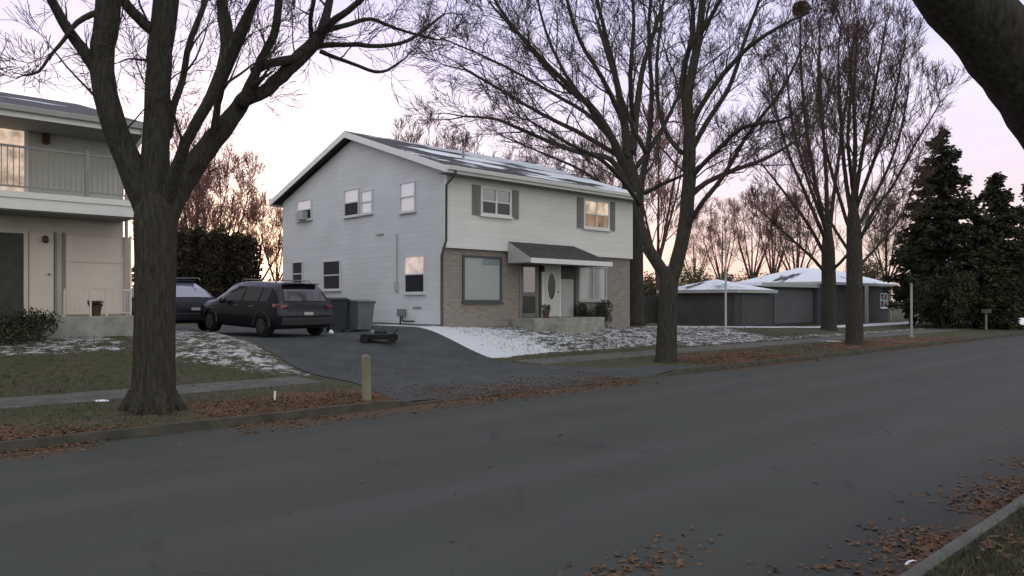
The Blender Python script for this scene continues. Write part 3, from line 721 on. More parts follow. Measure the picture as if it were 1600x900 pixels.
mx0 = 17.4
MB().box(gr+.01, mx0-.01, 0.9, 5, -0.6, 2.55).build('link_wall', 'charcoal_siding', rh)
b = MB(); b.box(gr-.2, mx0-.02, 0.4, 5.4, 2.56, 2.74); rf2 = b.build('roof', 'roof_white', rh)
MB().box(gr-.21, mx0-.03, 0.36, 0.397, 2.50, 2.76).build('fascia', 'grey_trim', rf2)
MB().box(mx0, mx1, 0.6, 6.6, -0.6, 2.85).build('main_wall', 'charcoal_siding', rh)
hip(rh, mx0, mx1, 0.6, 6.6, 2.8, 4.15, 'roof_grey_snow', 0.5, 4.0)
MB().box(mx1-8.2, mx1-2.2, 0.53, 0.598, 0.1, 1.9).build('carport_shade_panel', 'dark_door', rh)  # dark panel stands in for the shade inside the carport
a = on_front(1208, 470, TR+.9)[0]-SR; b_ = min(on_front(1284, 470, TR+.9)[0]-SR, mx0-.2)
b = MB(); b.box(a, b_, .83, .898, .05, 2.3); b.build('garage_door', 'dark_siding', rh)
frame_parts(rh, 'y', 0.6, mx1-1.9, mx1-0.5, 1.0, 2.2, fw=0.07, mull=1, top='glass', bot='glass')
for px in (1352, 1388):
    k = on_front(px, 475, TR-0.6)[0]-SR; MB().box(k-0.1, k+0.1, -0.8, -0.6, -0.4, 2.78).build('porch_post', 'grey_trim', rh)
MB().box(5.9, 8.7, -0.04, -0.002, 0.05, 1.95).build('shed_door', 'charcoal_siding', rh)

# ---------------------------------------------------------------- cars
def car(label, s, t, z, L, Wd, Hs, paint, heading=PHI+PI/2, slope=0.0, rg='glass_car', name='parked_car', hatch=0.43):
    o = thing(name, label, 'car', P(s, t, z), heading)
    o.rotation_euler = (0, slope, heading)
    k = L/4.7; w = Wd/1.9; h = Hs/1.72
    st = [(0.0,.50,.72,.78,.80,.70),(0.05,.36,.90,.95,.88,.78),(0.12,.30,1.0,1.08,.92,.80),(0.12+hatch*.45,.28,1.03,1.42,.94,.72),(0.12+hatch*.85,.27,1.05,1.63,.95,.665),
          (0.12+hatch*1.15,.26,1.05,1.68,.95,.65),(1.2,.25,1.04,1.71,.95,.65),(1.9,.25,1.03,1.72,.95,.65),(2.5,.25,1.02,1.70,.95,.645),(2.95,.25,1.01,1.62,.95,.64),(3.3,.26,1.0,1.36,.945,.69),
          (3.62,.27,.99,1.10,.935,.80),(4.1,.28,.96,1.03,.92,.78),(4.45,.30,.86,.94,.87,.72),(4.62,.36,.70,.80,.79,.62),(4.7,.46,.58,.64,.70,.52)]
    st = [(a*k, b_*h, c*h, d*h, e*w, f*w) for a, b_, c, d, e, f in st]
    def ring(S):
        x, zb, zl, zt, wd, wt = S
        half = [(0, zb), (wd*.84, zb), (wd*.97, zb+.10), (wd, zb+(zl-zb)*.55), (wd*.975, zl), (wt+(wd*.975-wt)*.45, zl+(zt-zl)*.55), (wt*1.03, zt-(zt-zl)*.13), (wt*.86, zt-.008), (0, zt+.012)]
        return [(x, -y, q) for y, q in half]+[(x, y, q) for y, q in half[-2:0:-1]]
    b = MB(); R = [ring(S) for S in st]; n = len(R[0])
    for q in R: b.v.extend(q)
    for i in range(len(R)-1):
        for j in range(n):
            j2 = (j+1) % n; b.f.append((i*n+j, (i+1)*n+j, (i+1)*n+j2, i*n+j2))
    b.f.append(tuple(range(n))); b.f.append(tuple((len(R)-1)*n+j for j in range(n-1, -1, -1)))
    body = b.build('body', paint, o, smooth=True)
    def interp(x, i):
        for A, B in zip(st, st[1:]):
            if A[0] <= x <= B[0]: f = (x-A[0])/(B[0]-A[0]); return A[i]+(B[i]-A[i])*f
        return st[-1][i]
    def side_pt(x, f, sg, off):
        zl, zt, wd, wt = (interp(x, i) for i in (2, 3, 4, 5)); y0 = wd*.975; y1 = wt*1.03; ym = wt+(y0-wt)*.45; z1 = zt-(zt-zl)*.13; zm = zl+(zt-zl)*.55
        if f < .6: g_ = f/.6; y = y0+(ym-y0)*g_; zz = zl+(zm-zl)*g_
        else: g_ = (f-.6)/.4; y = ym+(y1-ym)*g_; zz = zm+(z1-zm)*g_
        return (x, sg*(y+off), zz+off*.35)
    def side_glass(sg, xs, name='side_window'):
        g_ = MB(); fs = (0.10, 0.35, 0.6, 0.86)
        m_ = len(xs)
        for f in fs:
            for x in xs: g_.v.append(side_pt(x, f, sg, .012))
        for r_ in range(len(fs)-1):
            for i in range(m_-1):
                a = r_*m_+i; q = (a, a+1, a+1+m_, a+m_); g_.f.append(q if sg < 0 else q[::-1])
        ob = g_.build(name, 'glass_car', o); sd = ob.modifiers.new('thick', 'SOLIDIFY'); sd.thickness = 0.01; sd.offset = -1
    xa = (0.12+hatch*1.0)*k
    for sg in (-1, 1):
        side_glass(sg, [xa+.1, 0.9*k, 1.05*k], 'quarter_window'); side_glass(sg, [1.13*k, 1.5*k, 1.95*k]); side_glass(sg, [2.03*k, 2.5*k, 2.86*k])
    def top_glass(name, xs, inset):
        g_ = MB(); fr = (-1, -.6, 0, .6, 1)
        for x in xs:
            zt, wt = interp(x, 3), interp(x, 5)
            for f in fr:
                y = f*wt*inset; zz = zt+.012*(1-abs(f))+.014
                g_.v.append((x-.012 if x < 1 else x+.012, y, zz))
        for i in range(len(xs)-1):
            for j in range(4):
                a = i*5+j; g_.f.append((a, a+5, a+6, a+1))
        ob = g_.build(name, rg if name == 'rear_window' else 'glass_car', o); sd = ob.modifiers.new('thick', 'SOLIDIFY'); sd.thickness = 0.01; sd.offset = -1
    top_glass('rear_window', [(0.12+hatch*f)*k for f in (.06, .25, .45, .65, .85)], .86)
    top_glass('windshield', [x*k for x in (2.97, 3.12, 3.3, 3.46, 3.6)], .88)
    for x in (0.86*k, 3.74*k):
        for sg in (-1, 1):
            wy = sg*(Wd/2-.13); R0 = .355*h
            c = MB(); arch = [(x+(R0+.07)*math.cos(a), sg*(Wd/2-.012), R0+(R0+.07)*math.sin(a)) for a in [PI*i/12 for i in range(13)]]
            c.tube(arch, .035, 6); c.build('wheel_arch', 'black', o)
            tm = MB(); tm.lathe([(R0-.12, -.11), (R0-.02, -.115), (R0, -.07), (R0, .07), (R0-.02, .115), (R0-.12, .11)], (x, wy, R0), 24, 'y'); wh = tm.build('wheel', 'rubber', o, smooth=False)
            rm = MB(); rm.lathe([(0.0, .0), (.05, .015), (R0-.14, .02), (R0-.115, .03)], (x, wy+sg*.112, R0), 20, 'y')
            for q in range(5):
                a = 2*PI*q/5; rm.box(x-.02, x+.02, wy+sg*.12, wy+sg*.15, R0, R0+.01) if False else rm.tube([(x, wy+sg*.13, R0), (x+(R0-.13)*math.cos(a), wy+sg*.13, R0+(R0-.13)*math.sin(a))], .022, 5)
            rm.build('rim', 'rim_dark', wh)
    for sg in (-1, 1):
        c = MB(); c.prism([(.02*k, sg*.60*w, .93*h), (.02*k, sg*.60*w, 1.02*h), (.10*k, sg*.80*w, 1.05*h), (.32*k, sg*.955*w, 1.06*h), (.30*k, sg*.965*w, .96*h), (.06*k, sg*.86*w, .91*h)], (-.015, sg*.012, 0)); c.build('tail_light', 'tail', o)
        c = MB(); c.box(4.42*k, 4.6*k, sg*.60*w, sg*.80*w, .70*h, .80*h); c.build('headlight', 'glass_car', o, bevel=.02)
        c = MB(); c.lathe([(0.03, -.09), (.085, -.07), (.085, .07), (.03, .09)], (2.85*k, sg*(Wd/2+.09), 1.07*h), 10, 'y'); c.build('mirror', paint, o, smooth=True)
        c = MB(); c.tube([(0.75*k, sg*.56*w, 1.70*h), (0.85*k, sg*.57*w, 1.765*h), (2.5*k, sg*.57*w, 1.765*h), (2.6*k, sg*.56*w, 1.70*h)], .018, 6); c.build('roof_rail', 'steel', o)
        for xh in (1.3*k, 2.15*k):
            c = MB(); c.box(xh, xh+.2, sg*(Wd/2-.012), sg*(Wd/2+.02), .93*h, .96*h); c.build('door_handle', 'steel', o)
    MB().box(-.05*k, .12*k, -.84*w, .84*w, .40*h, .64*h).build('rear_bumper', 'black', o, bevel=.03)
    c = MB(); c.box(-.035*k, -.01, -.15, .15, .72*h, .81*h) ; c.build('plate', 'plate', o)
    c = MB(); c.box(.06*k, .18*k, -.5*w, .5*w, 1.69*h, 1.715*h) if False else c.box((0.12+hatch*.8)*k-.14, (0.12+hatch*.95)*k, -.55*w, .55*w, 1.655*h, 1.69*h); c.build('spoiler', paint, o, bevel=.01)
    return o
dslope = 0.0
car('dark navy estate car with pale licence plate and red tail lamps beside the blue bin', 11.1, 20.3, zg(11.2, 22)-.02, 4.65, 2.0, 1.62, 'car_navy', heading=PHI+PI/2+.12, slope=-.035)
car('purplish car with pale rear glass, between the big left tree and the navy car', 9.9, 25.6, zg(9.9, 27)+.02, 4.6, 1.86, 1.76, 'car_purple', heading=PHI+PI/2+.12, slope=-.02, hatch=1.35, rg='sky_tinted_glass')

# ---------------------------------------------------------------- bins, black cart, posts
def bin_(label, px, py, Y, w, d, h, m, rz):
    p = at(px, py, Y); s, t = ST(p); z = zg(s, t)+.018
    o = thing('wheelie_bin', label, 'bin', (p.x, p.y, z), rz)
    b = MB(); a, c = w/2*.82, d/2*.8; A, C = w/2, d/2
    b.add([(-a,-c,.06), (a,-c,.06), (a,c,.06), (-a,c,.06), (-A,-C,h), (A,-C,h), (A,C,h), (-A,C,h)], [(0,3,2,1), (4,5,6,7), (0,1,5,4), (1,2,6,5), (2,3,7,6), (3,0,4,7)])
    b.box(-A-.02, A+.02, -C-.02, C+.02, h-.06, h-.005); b.build('body', m, o, bevel=.015)
    l = MB(); l.prism([(-A-.03, -C-.05, h), (-A-.03, -C-.05, h+.035), (-A-.03, 0, h+.085), (-A-.03, C+.06, h+.07), (-A-.03, C+.06, h)], (2*A+.06, 0, 0)); l.build('lid', m, o, bevel=.012)
    hh = MB(); hh.tube([(-A*.8, C+.02, h-.1), (-A*.8, C+.13, h-.03), (A*.8, C+.13, h-.03), (A*.8, C+.02, h-.1)], .018, 6); hh.build('handle', 'black', o)
    for sg in (-1, 1):
        q = MB(); q.lathe([(.03, -.03), (.12, -.03), (.12, .03), (.03, .03)], (sg*(a+.02), C*.95, .12), 14, 'x'); q.build('wheel', 'rubber', o)
    return o
bin_('dark blue wheelie bin next to the parked dark car', 527, 521, 26.0, .56, .62, 1.08, 'bin_blue', .5)
bin_('larger grey wheelie bin against the grey side wall, right of the blue bin', 560, 521, 26.3, .78, .8, 1.0, 'bin_grey', PHI+.2)
p = at(592, 541, 22.6); s_, t_ = ST(p)
kt = thing('garden_cart', 'low black wheeled cart lying on the driveway in front of the grey bin', 'cart', (p.x, p.y, zg(s_, t_)+.018), .08)
b = MB(); b.add([(-.48,-.24,.10), (.42,-.24,.10), (.42,.24,.10), (-.48,.24,.10), (-.52,-.28,.27), (.48,-.28,.27), (.48,.28,.27), (-.52,.28,.27)], [(0,3,2,1), (4,5,6,7), (0,1,5,4), (1,2,6,5), (2,3,7,6), (3,0,4,7)]); b.build('tray', 'black', kt, bevel=.03)
b = MB(); b.lathe([(.19, 0), (.17, .07), (.11, .15), (.04, .19)], (.06, 0, .272), 12); b.build('engine_cover', 'black', kt, smooth=True)
b = MB(); b.lathe([(.07, 0), (.07, .06), (.03, .1)], (-.18, -.05, .272), 10); b.build('cap', 'steel', kt)
for x in (-.38, .4):
    for y in (-.3, .3):
        b = MB(); b.lathe([(.03, -.04), (.13, -.045), (.14, 0), (.13, .045), (.03, .04)], (x, y, .141), 14, 'y'); b.build('wheel', 'rubber', kt)
b = MB(); b.tube([(.36, -.18, .2), (.52, -.2, .36), (.56, -.2, .4)], .018, 6); b.tube([(.36, .18, .2), (.52, .2, .36), (.56, .2, .4)], .018, 6); b.tube([(.56, -.2, .4), (.56, .2, .4)], .02, 6); b.build('handle', 'black', kt)
p = at(573, 630, 14.6); s_, t_ = ST(p); z = zg(s_, t_)
o = MB().add(*(lambda q: (q.v, q.f))(MB().box(-.085, .085, -.06, .06, -.12, .82).add([(-.085,-.06,.82), (.085,-.06,.82), (.085,.06,.82), (-.085,.06,.82), (0,0,.87)], [(0,1,4), (1,2,4), (2,3,4), (3,0,4)]))).build('marker_post', 'post_wood', bevel=.01)
o.location = (p.x, p.y, z); o.rotation_euler = (0.015, -.02, .2); tag(o, 'short pale yellowish wooden post at the driveway mouth', 'post')
p = at(429, 638, 14.3); s_, t_ = ST(p)
o = MB().box(-.02, .02, -.015, .015, -.1, .16).build('marker_stake', 'white_stake'); o.location = (p.x, p.y, zg(s_, t_)); o.rotation_euler = (0, .06, .3)
tag(o, 'tiny white stake in the leaf-strewn verge left of the wooden post', 'stake')
def pole(name, label, px, base, top, Y, r0, r1, m, cap):
    p = at(px, base, Y); s, t = ST(p); z = zg(s, t); h = CZ-(top-HY)/F*Y-z
    o = thing(name, label, 'pole', (p.x, p.y, z))
    b = MB(); b.lathe([(r0*1.8, -.1), (r0*1.8, .05), (r0, .12), (r1, h)], sides=10); b.build('shaft', m, o, smooth=True)
    b = MB(); b.lathe(cap, (0, 0, h), 12); b.build('cap', m, o, smooth=True); return o
pole('lamp_pole', 'tall thin pale pole standing on the lawn before the snowy garage roof', 1134, 510, 362, 34.0, .05, .035, 'galv', [(.035, 0), (.08, .04), (.09, .16), (.04, .22), (.0, .25)])
pole('sign_pole', 'plain white post on the verge left of the tall evergreens', 1424, 522, 444, 38.4, .055, .05, 'rail', [(.05, 0), (.06, .02), (.03, .06), (0, .07)])
p = at(1541, 512, 48); s_, t_ = ST(p)
mb = thing('mailbox', 'pale mailbox on a post below the dark evergreens', 'mailbox', (p.x, p.y, zg(s_, t_)), PHI)
MB().box(-.05, .05, -.05, .05, -.1, 1.05).build('post', 'rail', mb)
b = MB(); pr = [(-.12, -.3, 1.05), (.12, -.3, 1.05), (.12, -.3, 1.18)]+[(.12*math.cos(a), -.3, 1.18+.12*math.sin(a)) for a in (PI/4, PI/2, 3*PI/4)]+[(-.12, -.3, 1.18)]
b.prism(pr, (0, .55, 0)); b.build('box', 'steel', mb)

# ---------------------------------------------------------------- trees
def rot_off(d, ang, az):
    x = d.orthogonal().normalized(); x.rotate(Quaternion(d, az))
    return (d*math.cos(ang)+x*math.sin(ang)).normalized()
class Tree:
    def __init__(self, rng, rmin=0.006, up=0.06, wob=0.13, ang=(0.45, 0.95), dens=(2.2, 3.2, 4.0, 4.0), lf=(0.5, 0.5, 0.48, 0.45), maxlev=4, minlen=0.25, cap=.045):
        self.cap = cap
        self.w = MB(); self.c = MB(); self.r = rng; self.rmin = rmin; self.up = up; self.wob = wob; self.ang = ang; self.dens = dens; self.lf = lf; self.maxlev = maxlev; self.minlen = minlen
    def put(self, pts, rad, lev):
        mx = max(rad)
        sides = 12 if mx > .2 else 8 if mx > .06 else 5 if mx > .02 else 3
        (self.w if lev == 0 else self.c).tube(pts, rad, sides, cap=mx > .02)
    def trunk(self, pts, rad):
        # refine so that bark lines can wander a little
        P2, R2 = [], []
        for i in range(len(pts)-1):
            n = max(2, int((pts[i+1]-pts[i]).length/0.35))
            for k in range(n):
                f = k/n; P2.append(pts[i].lerp(pts[i+1], f)); R2.append(rad[i]+(rad[i+1]-rad[i])*f)
        P2.append(pts[-1]); R2.append(rad[-1])
        self.w.tube(P2, R2, 14)
    def limb(self, pts, rad, lev=0, L=None, spawn=True, first=0.2):
        # smooth a traced limb (Catmull-Rom) then grow from it
        q, rr = [], []
        n = len(pts)
        for i in range(n-1):
            p0 = pts[max(i-1, 0)]; p1 = pts[i]; p2 = pts[i+1]; p3 = pts[min(i+2, n-1)]
            k = max(3, int((p2-p1).length/0.3)); k = min(k, 10)
            for j in range(k):
                t = j/k
                v = 0.5*((2*p1)+(p2-p0)*t+(2*p0-5*p1+4*p2-p3)*t*t+(3*p1-p0-3*p2+p3)*t*t*t)
                q.append(v+Vector((self.r.gauss(0,1), self.r.gauss(0,1), self.r.gauss(0,1)))*min(rad[i], .1)*0.07); rr.append(rad[i]+(rad[i+1]-rad[i])*t)
        q.append(pts[-1]); rr.append(rad[-1])
        self.put(q, rr, 0)
        if spawn: self.spawn(q, rr, 1, first)
    def spawn(self, pts, rad, lev, first=0.2):
        if lev > self.maxlev: return
        R = self.r; n = len(pts); seg = [(pts[i+1]-pts[i]).length for i in range(n-1)]; L = sum(seg)
        cnt = max(2, int(L*self.dens[lev-1]*R.uniform(.8, 1.2))) if lev < 4 else max(1, int(L*self.dens[lev-1]))
        az = R.uniform(0, 6.28)
        for c in range(cnt+2):
            tip = c >= cnt
            f = 1.0 if tip else first+(1-first)*((c+R.random())/cnt)
            d = f*L; i = 0
            while i < n-2 and d > seg[i]: d -= seg[i]; i += 1
            g_ = min(1, d/max(seg[i], 1e-6)); p = pts[i].lerp(pts[i+1], g_); r0 = rad[i]+(rad[i+1]-rad[i])*g_
            t = (pts[i+1]-pts[i]).normalized()
            az += 2.4+R.uniform(-.5, .5)
            a = R.uniform(.12, .4) if tip else R.uniform(*self.ang)
            dr = rot_off(t, a, az)
            ln = L*self.lf[lev-1]*R.uniform(.6, 1.15)*(1-0.45*f if not tip else 0.5)
            ln = max(self.minlen, ln)
            self.branch(p, dr, ln, max(self.rmin, min(r0*(0.8 if tip else R.uniform(.35, .55)), 9 if tip else self.cap*R.uniform(.5, 1.0)/(1+.5*(lev-1)))), lev)
    def branch(self, p, d, L, r, lev):
        R = self.r; n = 6 if lev <= 2 else 4 if lev == 3 else 3
        pts = [p.copy()]; rad = [r]; h = L/n; k = 0.35 if lev < 3 else .6
        for i in range(n):
            d = (d+Vector((R.gauss(0,1), R.gauss(0,1), R.gauss(0,1)))*self.wob+Vector((0, 0, self.up))).normalized()
            p = p+d*h; pts.append(p); rad.append(max(self.rmin*.75, r*(1-(1-k)*(i+1)/n)))
        self.put(pts, rad, lev if r < .07 else 0)
        self.spawn(pts, rad, lev+1, .25)
    def build(self, name, label, loc, wood='bark', twig='twig', cat='tree', group=None, shift=True):
        o = thing(name, label, cat, loc, 0, group)
        if shift:
            l = Vector(loc)
            for mb_ in (self.w, self.c): mb_.v = [(v[0]-l.x, v[1]-l.y, v[2]-l.z) for v in mb_.v]
        self.w.build('trunk', wood, o, smooth=True); self.c.build('crown', twig, o)
        return o
def tr(Y, spec):      # traced limb: (px, py, half width px, depth offset m)
    pts, rad = [], []
    for q in spec:
        dy = q[3] if len(q) > 3 else 0
        pts.append(at(q[0], q[1], Y+dy)); rad.append(q[2]/F*Y)
    return pts, rad
# --- big street tree, left foreground
Y = 12.9; p0 = at(240, 655, Y); s_, t_ = ST(p0); zb = zg(s_, t_)
T = Tree(random.Random(3), rmin=.0055, dens=(1.05, 2.1, 2.6, 2.4), lf=(.34, .5, .5, .5), up=.04, wob=.16, maxlev=4, cap=.03)
pts, rad = tr(Y, [(238, 668, 42), (238, 645, 36), (240, 610, 32.5), (241, 560, 30.5), (242, 480, 30), (243, 400, 30.5), (243, 350, 32), (243, 325, 30), (244, 300, 22), (244, 285, 12)])
T.trunk(pts, rad)
# root flare
for a in range(6):
    an = a*PI/3+.3; c = at(238, 640, Y); T.w.tube([c+Vector((.25*math.cos(an), .25*math.sin(an), .28)), c+Vector((.42*math.cos(an), .42*math.sin(an), .02)), c+Vector((.62*math.cos(an), .62*math.sin(an), -.2))], [.14, .10, .04], 8)
for sp in (
    [(240, 365, 20), (232, 325, 23), (214, 280, 21, -.1), (190, 225, 18.5, -.25), (165, 150, 17.5, -.4), (160, 90, 17, -.45), (168, 30, 18, -.5), (172, -60, 17, -.6), (165, -170, 11, -.5)],
    [(243, 350, 24), (244, 300, 24), (243, 230, 20.5), (247, 150, 19, .1), (250, 80, 19, .2), (260, 0, 19.5, .3), (264, -90, 17, .4), (272, -210, 11, .6)],
    [(150, 110, 10, -.45), (128, 75, 9, -.6), (105, 45, 8, -.75), (80, 0, 7, -1.0), (55, -60, 5.5, -1.3), (30, -120, 4, -1.5)],
    [(250, 60, 9, .2), (225, 35, 9, .1), (198, 8, 8.5, 0), (170, -40, 7, -.2), (150, -110, 5, -.4)],
    [(262, 215, 6.5, .2), (272, 165, 6, .4), (285, 125, 5.5, .6), (298, 60, 5, .7), (322, 0, 4.5, 1.0), (335, -60, 3.5, 1.2)],
    [(247, 350, 12, 0), (263, 300, 11, -.1), (279, 252, 9, -.3), (300, 205, 8.5, -.5), (330, 150, 9, -.6), (352, 90, 9.5, -.7), (350, 30, 9, -.8), (345, -50, 7.5, -.9), (350, -140, 5, -1)],
    [(345, 110, 6, -.7), (362, 70, 6, -.8), (382, 30, 5.5, -.9), (405, -15, 5, -1.1), (430, -80, 3.5, -1.2)],
    [(244, 370, 20, 0), (260, 330, 22, .1), (283, 288, 19, .3), (312, 248, 18, .5), (345, 205, 16, .6), (368, 175, 14, .7), (385, 152, 12.5, .7)],
    [(385, 152, 13, .7), (412, 143, 11, .8), (440, 118, 11.5, 1.0), (470, 88, 13, 1.1), (492, 66, 11, 1.2), (505, 40, 8, 1.3), (515, 0, 6.5, 1.4), (520, -60, 5, 1.5)],
    [(328, 225, 7, .5), (337, 185, 6, .3), (343, 150, 5.5, .1), (352, 120, 5, -.2), (378, 60, 5, -.3), (400, 0, 5, -.4), (415, -60, 4, -.5)],
    [(378, 165, 11, .6), (398, 118, 8, .5), (412, 85, 7, .4), (428, 55, 7, .3), (435, 10, 6.5, .3), (440, -60, 5, .2)],
    [(395, 112, 6.5, .5), (425, 98, 7, .7), (455, 92, 7, .9), (478, 82, 6, 1.1)],
    [(490, 72, 7, 1.2), (520, 70, 4.5, 1.4), (560, 70, 4.5, 1.6), (595, 72, 4, 1.9), (640, 62, 3.2, 2.1), (690, 25, 2.2, 2.4)],
    [(500, 80, 4, 1.2), (530, 92, 3.5, 1.2), (560, 103, 3, 1.1), (585, 112, 3, 1.0), (605, 110, 2.4, .9), (632, 92, 1.6, .8)],
    [(498, 55, 7, 1.2), (525, 30, 6, 1.0), (555, 8, 5, .9), (590, -25, 4, .7), (640, -60, 3, .5)],
    [(488, 60, 5, 1.2), (485, 30, 4, 1.0), (492, -10, 4, .8), (495, -70, 3, .6)],
    [(505, 50, 5, 1.3), (545, 38, 4.5, 1.6), (580, 30, 3.6, 1.9), (620, 45, 2.8, 2.3), (680, 62, 2, 2.8)],
):
    pts, rad = tr(Y, sp); T.limb(pts, rad, first=.15)
pts, rad = tr(Y, [(150, 20, 5, -.6), (120, 35, 4, -.8), (100, 62, 3, -.9), (80, 85, 2.4, -1), (60, 112, 2, -1.1), (36, 118, 1.4, -1.1)]); T.limb(pts, rad)
pts, rad = tr(Y, [(235, 95, 2.6, .3), (215, 93, 2, .4), (200, 92, 1.4, .5), (185, 98, 1, .5)]); T.limb(pts, rad)
T.build('street_tree', 'massive multi-limbed bare tree in the left foreground, nearest street tree', (p0.x, p0.y, zb), group=None)
# --- middle street tree
Y = 23.0; p0 = at(1041, 566, Y); s_, t_ = ST(p0); zb = zg(s_, t_)
T = Tree(random.Random(11), rmin=.0075, dens=(1.5, 2.2, 2.9, 3), lf=(.36, .5, .5, .5), up=.05, wob=.14, maxlev=4, ang=(.4, .85), cap=.035)
pts, rad = tr(Y, [(1040, 575, 22), (1041, 560, 17), (1042, 520, 15.5), (1044, 470, 14.5), (1045, 445, 14.5), (1046, 428, 11), (1047, 416, 5)]); T.trunk(pts, rad)
for sp in (
    [(1046, 460, 11), (1051, 432, 11.5), (1064, 385, 10.5), (1073, 330, 11), (1077, 260, 10), (1077, 200, 9.5), (1073, 160, 8), (1082, 110, 7), (1093, 50, 6), (1098, -20, 5), (1095, -120, 3.5)],
    [(1045, 458, 11), (1040, 432, 9.5), (1025, 405, 8, .2), (1008, 375, 7, .5), (1000, 335, 6, .8), (1003, 280, 5.5, 1), (1014, 220, 4.6, 1.2), (1018, 140, 3.8, 1.4), (1014, 50, 3, 1.6), (1022, -60, 2, 1.7)],
    [(1074, 175, 5), (1066, 140, 5, .2), (1070, 100, 4.5, .3), (1082, 50, 4, .5), (1080, -40, 3, .6)],
    [(1080, 195, 4.5), (1105, 150, 4, -.3), (1140, 105, 3.6, -.6), (1180, 65, 3, -.9), (1240, 30, 2.2, -1.2)],
    [(1078, 240, 4.5), (1105, 190, 4, .4), (1140, 135, 3.6, .8), (1165, 60, 3, 1.2), (1190, -10, 2.2, 1.6)],
    [(1075, 310, 5), (1105, 285, 4, .3), (1150, 265, 3.6, .6), (1195, 248, 3, 1.0), (1240, 222, 2.2, 1.4), (1270, 195, 1.6, 1.6)],
    [(1070, 360, 5), (1095, 320, 4, -.5), (1130, 275, 3.6, -.9), (1165, 215, 3, -1.3), (1215, 150, 2.4, -1.6), (1245, 95, 1.8, -1.9)],
    [(1066, 240, 4), (1045, 215, 4, .3), (1030, 170, 3.4, .6), (1026, 100, 2.8, .9), (1035, 20, 2.2, 1.2)],
    [(1000, 320, 4, -.7), (975, 285, 3.4, -1.2), (940, 250, 3, -1.8), (890, 225, 2.2, -2.3), (830, 190, 1.6, -2.8)],
    [(1010, 240, 4, -1.2), (985, 190, 3.4, -1.5), (960, 120, 2.8, -1.8), (935, 40, 2.2, -2)],
    [(1077, 280, 4), (1120, 235, 3.4, -.8), (1160, 200, 3, -1.5), (1210, 190, 2.2, -2)],
    [(1090, 60, 4), (1120, 10, 3, -.4), (1150, -50, 2, -.8)],
):
    pts, rad = tr(Y, sp); T.limb(pts, rad, first=.2)
T.build('street_tree', 'slender forked bare tree on the verge in front of the snowy lawn', (p0.x, p0.y, zb))
# --- big tree beside the gabled house
Y = 36.0; p0 = at(990, 498, Y); s_, t_ = ST(p0); zb = zg(s_, t_)
T = Tree(random.Random(23), rmin=.0105, dens=(1.35, 1.6, 1.9, 2.3), lf=(.36, .5, .5, .5), up=.03, wob=.13, maxlev=4, ang=(.35, .8), minlen=.4, cap=.045)
pts, rad = tr(Y, [(990, 508, 20), (990, 490, 15.5), (991, 420, 14), (990, 340, 14.5), (986, 290, 14.5), (983, 258, 10), (982, 240, 4)]); T.trunk(pts, rad)
for sp in (
    [(984, 300, 5.5, -.5), (955, 250, 4.13, -1), (905, 238, 3.44, -1.5), (860, 222, 3.03, -2), (810, 200, 2.48, -2.5), (770, 185, 1.93, -3), (725, 182, 1.38, -3.4)],
    [(980, 270, 7.57), (955, 215, 6.19, -.5), (930, 175, 5.5, -1), (895, 140, 4.13, -1.5), (850, 95, 3.1, -2), (800, 40, 2.2, -2.5), (760, -20, 1.51, -3)],
    [(982, 250, 7.57), (975, 190, 6.19, .5), (962, 120, 4.82, .8), (945, 50, 3.44, 1), (925, -40, 2.41, 1.2), (915, -140, 1.38, 1.4)],
    [(988, 240, 6.88), (995, 170, 5.5, .8), (1006, 100, 4.13, 1.5), (1025, 40, 3.1, 2), (1045, -30, 2.2, 2.3), (1060, -130, 1.38, 2.5)],
    [(965, 230, 4.13), (920, 180, 3.44, 1), (870, 150, 2.89, 2), (810, 115, 2.2, 3), (750, 85, 1.72, 3.8), (690, 60, 1.24, 4.5)],
    [(955, 215, 4.13, -.5), (915, 160, 3.44, .2), (880, 110, 2.75, .8), (850, 40, 2.06, 1.4), (830, -50, 1.38, 1.8)],
    [(960, 240, 4.13), (910, 210, 3.44, -1.5), (850, 180, 2.75, -3), (790, 145, 2.06, -4.2), (730, 110, 1.51, -5)],
    [(983, 320, 3.44), (945, 290, 2.75, 1.5), (900, 262, 2.2, 3), (850, 240, 1.79, 4), (790, 215, 1.24, 5)],
    [(978, 200, 4.13, .5), (945, 130, 3.44, -1), (905, 60, 2.75, -2), (880, -20, 2.06, -2.6)],
    [(990, 200, 4.13, .8), (985, 120, 3.44, -1.2), (990, 40, 2.75, -2), (985, -60, 1.79, -2.5)],
    [(995, 260, 4.13), (1030, 210, 3.44, 1.5), (1060, 150, 2.75, 2.8), (1090, 80, 2.06, 3.6), (1110, 0, 1.38, 4)],
    [(996, 310, 3.44), (1030, 290, 2.75, -1), (1075, 270, 2.06, -2), (1120, 240, 1.38, -3)],
    [(920, 165, 2.75, -1.2), (870, 125, 2.34, -2.5), (815, 60, 1.79, -3.5), (770, 10, 1.38, -4)],
):
    pts, rad = tr(Y, sp); T.limb(pts, rad, first=.22)
T.build('yard_tree', 'wide spreading bare tree beside the right corner of the gabled house', (p0.x, p0.y, zb))
